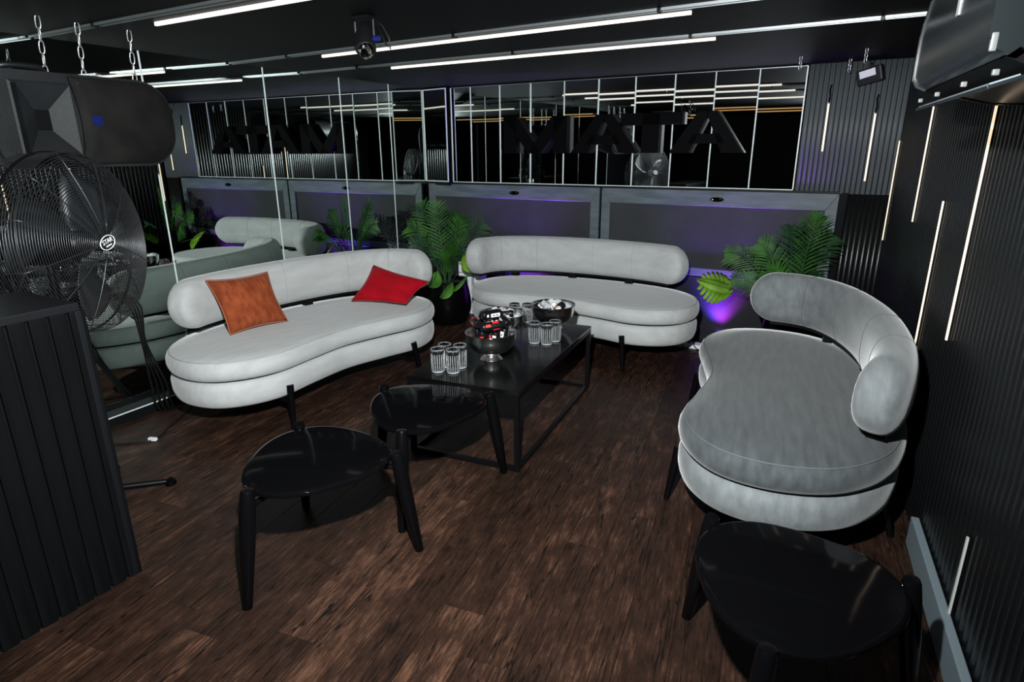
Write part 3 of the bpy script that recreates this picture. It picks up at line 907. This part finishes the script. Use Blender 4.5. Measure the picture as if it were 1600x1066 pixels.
# ---- tumblers
def glass():
    t = thing('tumbler', 'x', 'glass')
    bm = BM()
    outer = [(0, 0), (.032, 0), (.0350, .003), (.0355, .014), (.036, .04), (.0365, .08), (.037, .118), (.0375, .134)]
    inner = [(.0360, .1345), (.0350, .118), (.0338, .08), (.0328, .03), (.030, .022), (0, .020)]
    lathe(bm, outer + inner, 48)
    obj('glass_body', bm, 'glass', t, smooth=True)
    bm = BM()
    for k in range(18):
        a = 2 * PI * k / 18; c, s_ = math.cos(a), math.sin(a)
        cyl(bm, (.0352 * c, .0352 * s_, .012), (.0362 * c, .0362 * s_, .108), .0017, .0013, 6)
    obj('rib_band', bm, 'glint_glass', t, smooth=True)
    bm = BM(); tube(bm, [(.0368 * math.cos(2 * PI * k / 36), .0368 * math.sin(2 * PI * k / 36), .1345) for k in range(36)], .0009, 5, True)
    obj('rim', bm, 'glint_glass', t, smooth=True)
    bm = BM(); lathe(bm, [(0, .0005), (.0325, .0005), (.0355, .004), (.0358, .010), (.033, .012), (.020, .016), (0, .018)], 18)
    obj('cut_base', bm, 'glint_glass', t)
    return t
G0 = glass()
gl = [((2.085, 2.655), 'ribbed glass tumbler in the cluster of four beside the piled bowl', 'four tumblers at the table end'),
      ((2.170, 2.680), 0, 0), ((2.075, 2.742), 0, 0), ((2.160, 2.768), 0, 0),
      ((2.333, 3.375), 'ribbed glass tumbler in the cluster of three by the table side', 'three tumblers by the table side'),
      ((2.415, 3.385), 0, 0), ((2.435, 3.470), 0, 0),
      ((1.985, 3.765), 'ribbed glass tumbler half hidden behind the bowl of ice', 'two tumblers behind the ice bowl'), ((2.07, 3.80), 0, 0)]
lab = grp = None
for i, (p, l, g_) in enumerate(gl):
    o = G0 if i == 0 else copy_tree(G0)
    if l: lab, grp = l, g_
    o.location = (p[0], p[1], TZ); o.rotation_euler = (0, 0, i * .7); tag(o, lab, 'glass', grp)

# ================================================================== PLANTS
def frond(bm, base, tip, lift, width, nl, rnd):
    base = Vector(base); tip = Vector(tip)
    ctl = base.lerp(tip, .55) + Vector((0, 0, lift))
    def B_(t): return base * (1 - t) ** 2 + ctl * 2 * t * (1 - t) + tip * t * t
    def D_(t): return ((ctl - base) * 2 * (1 - t) + (tip - ctl) * 2 * t).normalized()
    tube(bm, [B_(k / 14) for k in range(15)], .005, 5)
    toward = Vector((.4, -.9, .1)).normalized()
    for k in range(nl):
        t = .22 + .78 * (k + .5) / nl
        p = B_(t); d = D_(t)
        side = d.cross(toward).normalized()
        L0 = width * (math.sin(PI * min(1, (t - .12) / .9)) ** .6) * (1.0 if t < .9 else .75)
        for sg in (-1, 1):
            dr = (side * sg * .8 + d * (.62 + .3 * t) + Vector((rnd.uniform(-.08, .08), rnd.uniform(-.12, .05), rnd.uniform(-.05, .05)))).normalized()
            L1 = L0 * rnd.uniform(.85, 1.1)
            nrm = dr.cross(d).normalized(); wd = dr.cross(nrm).normalized() * .0068
            pts = []
            for s, ww in ((0, .35), (.3, 1), (.7, .8), (1, .03)):
                c = p + dr * L1 * s + Vector((0, 0, -.30)) * (L1 * s) ** 2 / max(width, .01)
                pts.append((c - wd * ww, c + wd * ww))
            V = [(bm.verts.new(a), bm.verts.new(b)) for a, b in pts]
            for (a, b), (c, d_) in zip(V[:-1], V[1:]): bm.faces.new((a, b, d_, c))
def pot(t, r, h, c=(0, 0)):
    bm = BM(); lathe(bm, [(0, 0), (r * .70, 0), (r * .78, .01), (r * .98, h * .35), (r * 1.0, h * .5), (r * .86, h * .97), (r * .86, h), (r * .80, h), (r * .80, h * .9), (0, h * .9)], 40, M=Matrix.Translation((c[0], c[1], 0)))
    p_ = obj('pot', bm, 'black_wood', t, smooth=40)
    bm = BM(); lathe(bm, [(0, h * .905), (r * .79, h * .905), (0, h * .93)], 24, M=Matrix.Translation((c[0], c[1], 0))); obj('soil', bm, 'soil', t)
def broad_leaf(t, name, base, c, ln, wd, az, pitch, m, split=0, roll=0.0, axes=None):
    """leaf blade mesh with midrib; split>0 cuts monstera slots"""
    bm = BM(); n = 13
    # outline in leaf space: x across, y along
    def half(s): return wd * .5 * (math.sin(PI * min(1, s ** .75)) ** .65)
    M = Matrix.Translation(c) @ Matrix.Rotation(az, 4, 'Z') @ Matrix.Rotation(pitch, 4, 'X') @ Matrix.Rotation(roll, 4, 'Y')
    if axes:
        yv = Vector(axes[0]).normalized(); zv = Vector(axes[1]); zv = (zv - yv * zv.dot(yv)).normalized(); xv = yv.cross(zv)
        M = Matrix(((xv.x, yv.x, zv.x, c[0]), (xv.y, yv.y, zv.y, c[1]), (xv.z, yv.z, zv.z, c[2]), (0, 0, 0, 1)))
    def P_(x, y): return M @ Vector((x, (y - .5) * ln, -.25 * x * x / wd * 2 - .05 * ln * (y - .5) ** 2))
    th_ = .0012
    if not split:
        rows = []
        for k in range(n + 1):
            s = k / n; h = half(s)
            rows.append([bm.verts.new(P_(h * q, s)) for q in (-1, -.5, 0, .5, 1)])
        for A, B in zip(rows[:-1], rows[1:]):
            for q in range(4): bm.faces.new((A[q], A[q + 1], B[q + 1], B[q]))
    else:
        # central blade
        rows = []
        for k in range(n + 1):
            s = k / n; h = half(s) * .40
            rows.append([bm.verts.new(P_(h * q, s)) for q in (-1, 0, 1)])
        for A, B in zip(rows[:-1], rows[1:]):
            for q in range(2): bm.faces.new((A[q], A[q + 1], B[q + 1], B[q]))
        for sg in (-1, 1):
            for k in range(split):
                s0 = .03 + .85 * k / split; s1 = s0 + .85 / split * .80; sm = (s0 + s1) / 2
                hh = half(min(.97, sm + .04)) * 1.02; hi = half(sm) * .36; up = .14 * (1 - sm) + .04
                a = [(hi, s0 - .01), (hi + (hh - hi) * .45, s0 + up * .35), (hh * .92, s0 + up * .8), (hh, sm + up * .85), (hh * .93, s1 + up * .8), (hi + (hh - hi) * .45, s1 + up * .4), (hi, s1 + .02)]
                bm.faces.new([bm.verts.new(P_(sg * x, min(1.02, y))) for x, y in a])
    lf = obj(name, bm, m, t, smooth=True)
    md = lf.modifiers.new('thick', 'SOLIDIFY'); md.thickness = th_
    root = M @ Vector((0, -.5 * ln, 0)); b0 = Vector(base)
    bm = BM(); tube(bm, [b0, b0.lerp(root, .5) + Vector((0, 0, .06)), root, M @ Vector((0, -.1 * ln, .002)), M @ Vector((0, .45 * ln, .0))], .004, 5)
    obj('stem', bm, 'stem_green', lf, smooth=True)
rp = random.Random(21)
t = thing('potted_palm', 'leafy palm in a round black pot between the two pale sofas', 'plant', (.62, 4.93, 0))
pot(t, .235, .43)
for tip, lift, wdt, mm in (((-.30, .05, 1.15), .14, .20, 'palm_green'), ((-.05, -.06, 1.18), .10, .19, 'palm_green'), ((.17, .0, 1.04), .18, .20, 'palm_green'), ((-.42, -.02, .93), .25, .17, 'palm_green'),
                           ((.36, .12, .98), .2, .19, 'palm_dark'), ((-.1, .25, 1.05), .12, .18, 'palm_dark'), ((.26, -.18, .80), .2, .15, 'palm_green'), ((-.26, -.2, .78), .22, .15, 'palm_dark'), ((.05, -.1, .72), .1, .09, 'palm_green')):
    bm = BM(); frond(bm, (rp.uniform(-.04, .04), rp.uniform(-.04, .04), .38), tip, lift, wdt * 1.1, 19, rp); obj('frond', bm, mm, t)
broad_leaf(t, 'leaf', (.04, -.04, .39), (.27, -.02, .62), .22, .15, .9, .9, 'monstera_green')
for (c, az, ln) in (((.25, -.16, .44), -.9, .22), ((.16, -.24, .38), -.2, .20), ((.02, -.23, .47), .3, .2), ((-.16, -.17, .46), .9, .2)):
    broad_leaf(t, 'leaf', (c[0] * .2, c[1] * .2, .39), c, ln, .14, az, .75, 'broad_green')
t = thing('potted_palm', 'palm spreading behind the darker sofa, with a bright split leaf', 'plant', (3.70, 4.98, 0))
pot(t, .19, .40)
for tip, lift, wdt, mm in (((.11, .02, 1.19), .12, .20, 'palm_green'), ((-.06, .10, 1.08), .16, .18, 'palm_dark'), ((-.26, .02, .95), .24, .20, 'palm_green'), ((-.50, .02, .86), .30, .15, 'palm_green'),
                           ((.22, .16, 1.02), .2, .18, 'palm_dark'), ((-.42, -.08, .68), .2, .14, 'palm_green'), ((-.16, -.12, .78), .2, .16, 'palm_green'), ((.2, -.16, .75), .2, .15, 'palm_dark'), ((.05, .2, .95), .15, .16, 'palm_dark')):
    bm = BM(); frond(bm, (rp.uniform(-.04, .04), rp.uniform(-.04, .04), .36), tip, lift, wdt * 1.1, 20, rp); obj('frond', bm, mm, t)
broad_leaf(t, 'monstera_leaf', (-.03, -.03, .36), (-.55, -.02, .61), .30, .31, 0, 0, 'monstera_green', 7, axes=((-.9, -.15, .22), (.1, -.7, .75)))
broad_leaf(t, 'monstera_leaf', (-.02, -.04, .36), (.02, -.26, .62), .24, .24, 0, 0, 'monstera_green', 6, axes=((-.3, -.8, .1), (-.6, -.1, .75)))

# ================================================================== UPLIGHTS
def uplight(label, p, e):
    t = thing('uplight', label, 'light', p)
    bm = BM(); lathe(bm, [(0, 0), (.04, 0), (.045, .005), (.045, .07), (.040, .075), (.036, .062), (0, .062)], 20); obj('can', bm, 'black_metal', t, smooth=40)
    bm = BM(); lathe(bm, [(0, .063), (.035, .063), (0, .068)], 16); obj('lens', bm, 'led_violet', t)
    for nm, c, en, off, aim in (('uplight_blue', (.10, .06, 1.0), e, -.02, (-.05, .14, 1)), ('uplight_magenta', (.62, .05, 1.0), e * .7, .02, (.03, .2, 1))):
        ld = bpy.data.lights.new(nm, 'SPOT'); ld.energy = en; ld.color = c; ld.spot_size = math.radians(75); ld.spot_blend = .9; ld.shadow_soft_size = .025
        lo = bpy.data.objects.new(nm, ld); COL.objects.link(lo); lo.parent = t; lo.location = (off, 0, .085)
        lo.rotation_euler = Vector(aim).to_track_quat('-Z', 'Y').to_euler()
uplight('small violet uplight on the floor beside the power strip', (3.12, 5.36, 0), 160)
uplight('small violet uplight on the floor hidden behind the pale sofa', (1.22, 5.43, 0), 300)

# ================================================================== FLOOR CLUTTER
t = thing('power_strip', 'white power strip with plugs on the floor between the sofas', 'power strip', (2.93, 5.18, 0), -.15)
obj('strip_body', bx((0, 0, .022), (.26, .09, .04), .006), 'white_plastic', t)
obj('plug', bx((-.07, -.01, .055), (.035, .04, .035), .006), 'red_plastic', t)
bm = BM(); lathe(bm, [(0, .04), (.028, .04), (.03, .06), (.02, .085), (0, .088)], 16, M=Matrix.Translation((0, 0, 0))); obj('plug', bm, 'black_plastic', t, smooth=40)
bm = BM(); tube(bm, catmull([(0, 0, .08), (.05, -.03, .07), (.10, -.05, .012), (.16, -.02, .008), (.2, .05, .008)], 6, False), .005, 6); obj('cable', bm, 'black_plastic', t, smooth=True)
bm = BM(); tube(bm, catmull([(-.07, -.01, .07), (-.03, -.06, .04), (.02, -.10, .008), (.10, -.12, .008), (.17, -.09, .008)], 6, False), .004, 6); obj('cable', bm, 'black_plastic', t, smooth=True)
t = thing('carton', 'white cardboard carton on the floor behind the palm pot', 'box', (.66, 5.35, 0), .1)
obj('carton_body', bx((0, 0, .275), (.26, .12, .55), .003), 'white_card', t)
obj('flap', bx((0, -.064, .51), (.25, .004, .07)), 'white_card', t)
obj('tape', bx((.03, -.0625, .22), (.03, .003, .42)), 'label_white', t)
# cable on the floor by the mirror with white plug
bm = BM(); tube(bm, catmull([(.16, 2.42, .006), (.30, 2.30, .006), (.42, 2.10, .006), (.52, 1.92, .006), (.40, 1.80, .006), (.25, 1.70, .006)], 8, False), .0045, 6)
t = thing('floor_cable', 'thin black cable with white plug lying on the planks by the mirror', 'cable', (0, 0, 0))
obj('cord', bm, 'black_plastic', t, smooth=True)
bm = BM(); box(bm, (0, 0, 0), (.05, .022, .018), .004, Txyz(.52, 1.915, .012, .3)); obj('plug', bm, 'white_plastic', t)

# ================================================================== FAN
FC = Vector((1.0, 1.47, 1.26)); FRd = .385
t = thing('drum_fan', 'large black wire-guarded drum fan on a floor stand beside the counter', 'fan', (FC.x, FC.y, 0), math.radians(26))
MF = Matrix.Translation((0, 0, FC.z)) @ Matrix.Rotation(math.radians(-3), 4, 'Y')   # local +x is the fan's front
def ring(bm, x, r, rad, n=64, seg=4):
    tube(bm, [MF @ Vector((x, r * math.cos(2 * PI * k / n), r * math.sin(2 * PI * k / n))) for k in range(n)], rad, seg, True)
def dome(r): return .085 + .075 * (1 - (r / FRd) ** 2)
def rdome(r): return -.085 - .06 * (1 - (r / FRd) ** 2)
bm = BM()
for k in range(34): r = .05 + (FRd - .05) * (k + .5) / 34; ring(bm, dome(r), r, .0016)
o = obj('front_guard', bm, 'fan_wire', t, smooth=True); o['kind'] = 'stuff'
bm = BM()
for k in range(26): r = .07 + (FRd - .07) * (k + .5) / 26; ring(bm, rdome(r), r, .0016)
o = obj('rear_guard', bm, 'fan_wire', t, smooth=True); o['kind'] = 'stuff'
bm = BM()
for k in range(15): ring(bm, -.085 + .17 * k / 14, FRd, .0018)
o = obj('side_guard', bm, 'fan_wire', t, smooth=True); o['kind'] = 'stuff'
for k in range(12):
    a = 2 * PI * k / 12 + .15; bm = BM()
    pts = [MF @ Vector((dome(r) + .003, r * math.cos(a), r * math.sin(a))) for r in [.05 + (FRd - .05) * q / 8 for q in range(9)]]
    pts += [MF @ Vector((x, (FRd + .002) * math.cos(a), (FRd + .002) * math.sin(a))) for x in (.04, -.04, -.085)]
    pts += [MF @ Vector((rdome(r) - .003, r * math.cos(a), r * math.sin(a))) for r in [FRd - (FRd - .07) * q / 6 for q in range(7)]]
    tube(bm, pts, .0026, 5); obj('guard_spoke', bm, 'fan_wire', t, smooth=True)
bm = BM(); ring(bm, .0, FRd + .003, .006, 64, 6); obj('guard_rim', bm, 'black_metal', t, smooth=True)
for k in range(3):
    a0 = 2 * PI * k / 3 + .55; bm = BM(); rows = []
    for q in range(9):
        s = q / 8; r = .055 + .285 * s; wa = .32 + .28 * math.sin(PI * (.25 + .6 * s))
        rows.append([MF @ Vector((.05 * (.5 - c) * (1.3 - .5 * s) * 1.6, r * math.cos(a0 + wa * (c - .5) * 2 + .25 * s), r * math.sin(a0 + wa * (c - .5) * 2 + .25 * s))) for c in (0, .25, .5, .75, 1)])
    V = [[bm.verts.new(p) for p in R_] for R_ in rows]
    for A, B in zip(V[:-1], V[1:]):
        for c in range(4): bm.faces.new((A[c], A[c + 1], B[c + 1], B[c]))
    o = obj('blade', bm, 'fan_blade', t, smooth=True); md = o.modifiers.new('thick', 'SOLIDIFY'); md.thickness = .003
bm = BM(); lathe(bm, [(0, -.20), (.07, -.20), (.085, -.18), (.085, -.05), (.06, -.03), (.06, .05), (.05, .06), (0, .06)], 28, M=MF @ Matrix.Rotation(PI / 2, 4, 'Y')); obj('motor', bm, 'black_metal', t, smooth=40)
# badge with lettering
MB_ = MF @ Matrix.Translation((.163, 0, 0)) @ Matrix.Rotation(PI / 2, 4, 'Z') @ Matrix.Rotation(PI / 2, 4, 'X') @ Matrix.Rotation(math.radians(12), 4, 'Z')
bm = BM(); lathe(bm, [(0, -.006), (.052, -.006), (.054, -.002), (.052, .002), (0, .003)], 32, M=MB_ @ Matrix.Diagonal((.98, .60, 1, 1)))
bd = obj('badge', bm, 'black_plastic', t, smooth=40)
bm = BM(); tube(bm, [MB_ @ Vector((.049 * math.cos(2 * PI * k / 40), .0295 * math.sin(2 * PI * k / 40), .003)) for k in range(40)], .0022, 5, True); obj('badge_border', bm, 'white_plastic', bd, smooth=True)
def text_mesh(body, size, depth):
    c = bpy.data.curves.new('txt', 'FONT'); c.body = body; c.size = size; c.extrude = depth; c.align_x = 'CENTER'; c.align_y = 'CENTER'
    o = bpy.data.objects.new('txt', c); COL.objects.link(o)
    dg = bpy.context.evaluated_depsgraph_get(); dg.update()
    me = bpy.data.meshes.new_from_object(o.evaluated_get(dg)); bpy.data.objects.remove(o); bpy.data.curves.remove(c)
    return me
me = text_mesh('STAR', .029, .0008)
me.transform(MB_ @ Matrix.Translation((0, .006, .0045))); obj('badge_lettering', me, 'white_plastic', bd)
bm = BM()
for k in range(5): box(bm, (-.016 + .008 * k, -.013, .0045), (.0055, .006, .0012), 0, MB_)
obj('badge_lettering', bm, 'white_plastic', bd)
bm = BM(); cyl(bm, (-.12, 0, .03), (-.12, 0, FC.z - .05), .022, .018, 14); obj('pole', bm, 'black_metal', t, smooth=40)
bm = BM(); tube(bm, [(-.12, 0, FC.z - .06), (-.12, 0, FC.z), (-.08, 0, FC.z)], .02, 8); obj('tilt_bracket', bm, 'black_metal', t, smooth=True)
for a in (25, 115, 205, 295):
    a = math.radians(a); bm = BM(); cyl(bm, (-.12, 0, .04), (-.12 + .30 * math.cos(a), .30 * math.sin(a), .018), .018, .014, 10); ft = obj('base_leg', bm, 'black_metal', t, smooth=40)
    bm = BM(); lathe(bm, [(0, 0), (.026, 0), (.028, .012), (.02, .03), (0, .034)], 14, M=Matrix.Translation((-.12 + .30 * math.cos(a), .30 * math.sin(a), 0))); obj('rubber_foot', bm, 'black_lacquer', ft, smooth=40)
for k in range(4):
    bm = BM(); s = k * .018
    tube(bm, catmull([(.86 + s * .2, 1.66 + s, .98), (.66, 1.86 + s, .84), (.42 - s, 2.02 + s, .55), (.26 + s * 1.2, 2.12 + s, .25), (.17 + s, 2.2 + 1.3 * s, .012), (.22 + s, 2.42 + s, .008)], 7, False), .006, 6)
    o = obj('power_cable', bm, 'black_plastic', t, smooth=True); o.matrix_parent_inverse = Txyz(FC.x, FC.y, 0, math.radians(26)).inverted()

# ================================================================== SPEAKER hung on chains
SX, SY, SZ = .72, 1.83, 1.785
t = thing('hanging_speaker', 'black loudspeaker hung sideways on chains above the fan', 'speaker', (SX, SY, SZ))
SL, SH, SD = .84, .42, .40
def dshape(n=10, ins=0.0, x0=None, x1=None):
    hl, hh = SL / 2 - ins, SH / 2 - ins
    pts = []
    rR, rL = .17, .09
    for cx_, cz_, a0, r in ((hl - rR, hh - rR, 0, rR), (-hl + rL, hh - rL, PI / 2, rL), (-hl + rL, -hh + rL, PI, rL), (hl - rR, -hh + rR, 1.5 * PI, rR)):
        for k in range(n + 1): pts.append((cx_ + r * math.cos(a0 + PI / 2 * k / n), cz_ + r * math.sin(a0 + PI / 2 * k / n)))
    return pts
def loft(bm, layers):     # layers: list of (x, pts(y,z))
    R_ = [[bm.verts.new((x, y, z)) for y, z in p] for x, p in layers]
    n = len(R_[0])
    for A, B in zip(R_[:-1], R_[1:]):
        for i in range(n): bm.faces.new((A[i], A[(i + 1) % n], B[(i + 1) % n], B[i]))
    bm.faces.new(R_[0][::-1]); bm.faces.new(R_[-1])
bm = BM(); sc_ = lambda p, k: [(y * k, z * k) for y, z in p]
loft(bm, [(-SD, sc_(dshape(), .55)), (-SD + .04, sc_(dshape(), .66)), (-.16, sc_(dshape(), .93)), (-.10, sc_(dshape(), 1.0)), (-.02, sc_(dshape(), 1.0)), (-.004, sc_(dshape(), .985))])
obj('cabinet', bm, 'speaker_shell', t, smooth=40)
# woofer grille: right part, bulging
bm = BM()
def gpts(ins):
    hl, hh = SL / 2 - .014 - ins, SH / 2 - .014 - ins; r = .165 - ins * .6; pts = []
    for cx_, cz_, a0 in ((hl - r, -hh + r, 1.5 * PI), (hl - r, hh - r, 0)):
        for k in range(11): pts.append((cx_ + r * math.cos(a0 + PI / 2 * k / 10), cz_ + r * math.sin(a0 + PI / 2 * k / 10)))
    for k in range(7): pts.append((-.085 + ins + .025 * math.sin(PI * k / 6), hh - 2 * hh * k / 6))
    return pts
loft(bm, [(-.006, gpts(0)), (.006, gpts(0)), (.016, gpts(.012)), (.024, gpts(.035)), (.028, gpts(.06))])
gr = obj('woofer_grille', bm, 'speaker_grille', t, smooth=40)
for y, z in ((-.055, .165), (.26, .165), (-.05, -.165), (.28, -.155)):
    bm = BM(); cyl(bm, (.008, y, z), (.022, y, z), .006, .005, 8); obj('screw', bm, 'chrome', gr)
obj('badge', bx((.028, .0, .005), (.006, .045, .045), .002), 'badge_blue', gr)
# horn: recessed flare left of the grille
bm = BM()
y0, y1, zz = -.335, -.10, .165
o4 = [(.004, y0, -zz), (.004, y1, -zz), (.004, y1, zz), (.004, y0, zz)]
bev = [(.012, y0 + .02, -zz + .02), (.012, y1 - .015, -zz + .02), (.012, y1 - .015, zz - .02), (.012, y0 + .02, zz - .02)]
i4 = [(-.085, -.245, -.03), (-.085, -.20, -.03), (-.085, -.20, .03), (-.085, -.245, .03)]
hb = [[bm.verts.new(p) for p in L4] for L4 in (o4, bev)]
for i in range(4): bm.faces.new((hb[0][i], hb[0][(i + 1) % 4], hb[1][(i + 1) % 4], hb[1][i]))
obj('horn_lip', bm, 'speaker_shell', t)
# flare walls sit proud of the baffle so that they show
bm = BM()
ot = [(.050, y0 + .01, -zz + .015), (.050, y1 - .01, -zz + .015), (.050, y1 - .01, zz - .015), (.050, y0 + .01, zz - .015)]
it = [(.006, -.255, -.045), (.006, -.195, -.045), (.006, -.195, .045), (.006, -.255, .045)]
Vo = [bm.verts.new(p) for p in ot]; Vi = [bm.verts.new(p) for p in it]
bk4 = [bm.verts.new((.004, p[1], p[2])) for p in ot]
for i in range(4):
    bm.faces.new((Vo[i], Vo[(i + 1) % 4], Vi[(i + 1) % 4], Vi[i]))
    bm.faces.new((Vo[i], Vo[(i + 1) % 4], bk4[(i + 1) % 4], bk4[i]))
bm.faces.new(Vi)
obj('horn', bm, 'speaker_shell', t)
obj('horn_throat', bx((.008, -.225, 0), (.004, .058, .088)), 'groove_black', t)
# handle recess at the top of the horn side
bm = BM(); tube(bm, catmull([(-.10, -.32, .20), (-.07, -.30, .228), (-.07, -.16, .228), (-.10, -.14, .20)], 6, False), .014, 8); obj('handle', bm, 'black_plastic', t, smooth=True)
bm = BM(); tube(bm, catmull([(-.05, -.43, .10), (-.03, -.445, .0), (-.04, -.44, -.03), (-.02, -.40, -.05)], 6, False), .006, 6); obj('lead', bm, 'black_plastic', t, smooth=True)
for (x, y, cl) in ((-.12, -.34, 'at the horn end of the cabinet'), (-.10, -.12, 'between the horn and the round grille'), (-.12, .06, 'over the blue badge'), (-.10, .30, 'at the rounded grille end')):
    c = thing('speaker_chain', 'zinc chain holding up the hanging speaker ' + cl, 'chain', (SX + x, SY + y, SZ + .19), 0, 'chains of the hanging speaker')
    chain_links(c, (0, 0, 0), (-.01, .02, CEIL - SZ - .19), 5, wd=.010, r=.0028)

# ================================================================== COUNTER
t = thing('bar_counter', 'black ribbed bar counter with scuffed flat top beside the fan', 'counter', (1.42, .2, 0))
obj('carcass', bx((0, 0, .555), (.37, 1.86, 1.11)), 'groove_black', t)
obj('counter_top', bx((0, 0, 1.125), (.40, 1.89, .03), .004), 'dusty_black', t)
me = None
for k in range(30):
    y = -.90 + .0625 * (k + .35)
    if me is None:
        bm = BM(); box(bm, (0, 0, .555), (.016, .052, 1.11), .004); o = obj('slat', bm, 'counter_black', t); me = o.data
    else:
        o = bpy.data.objects.new('slat', me); COL.objects.link(o); o.parent = t
    o.location = (.19, y, 0)
me = None
for k in range(6):
    if me is None:
        bm = BM(); box(bm, (0, 0, .555), (.052, .016, 1.11), .004); o = obj('slat', bm, 'counter_black', t); me = o.data
    else:
        o = bpy.data.objects.new('slat', me); COL.objects.link(o); o.parent = t
    o.location = (-.155 + .0625 * k, .935, 0)
obj('corner_post', bx((.192, .936, .555), (.02, .02, 1.11), .003), 'dusty_black', t)
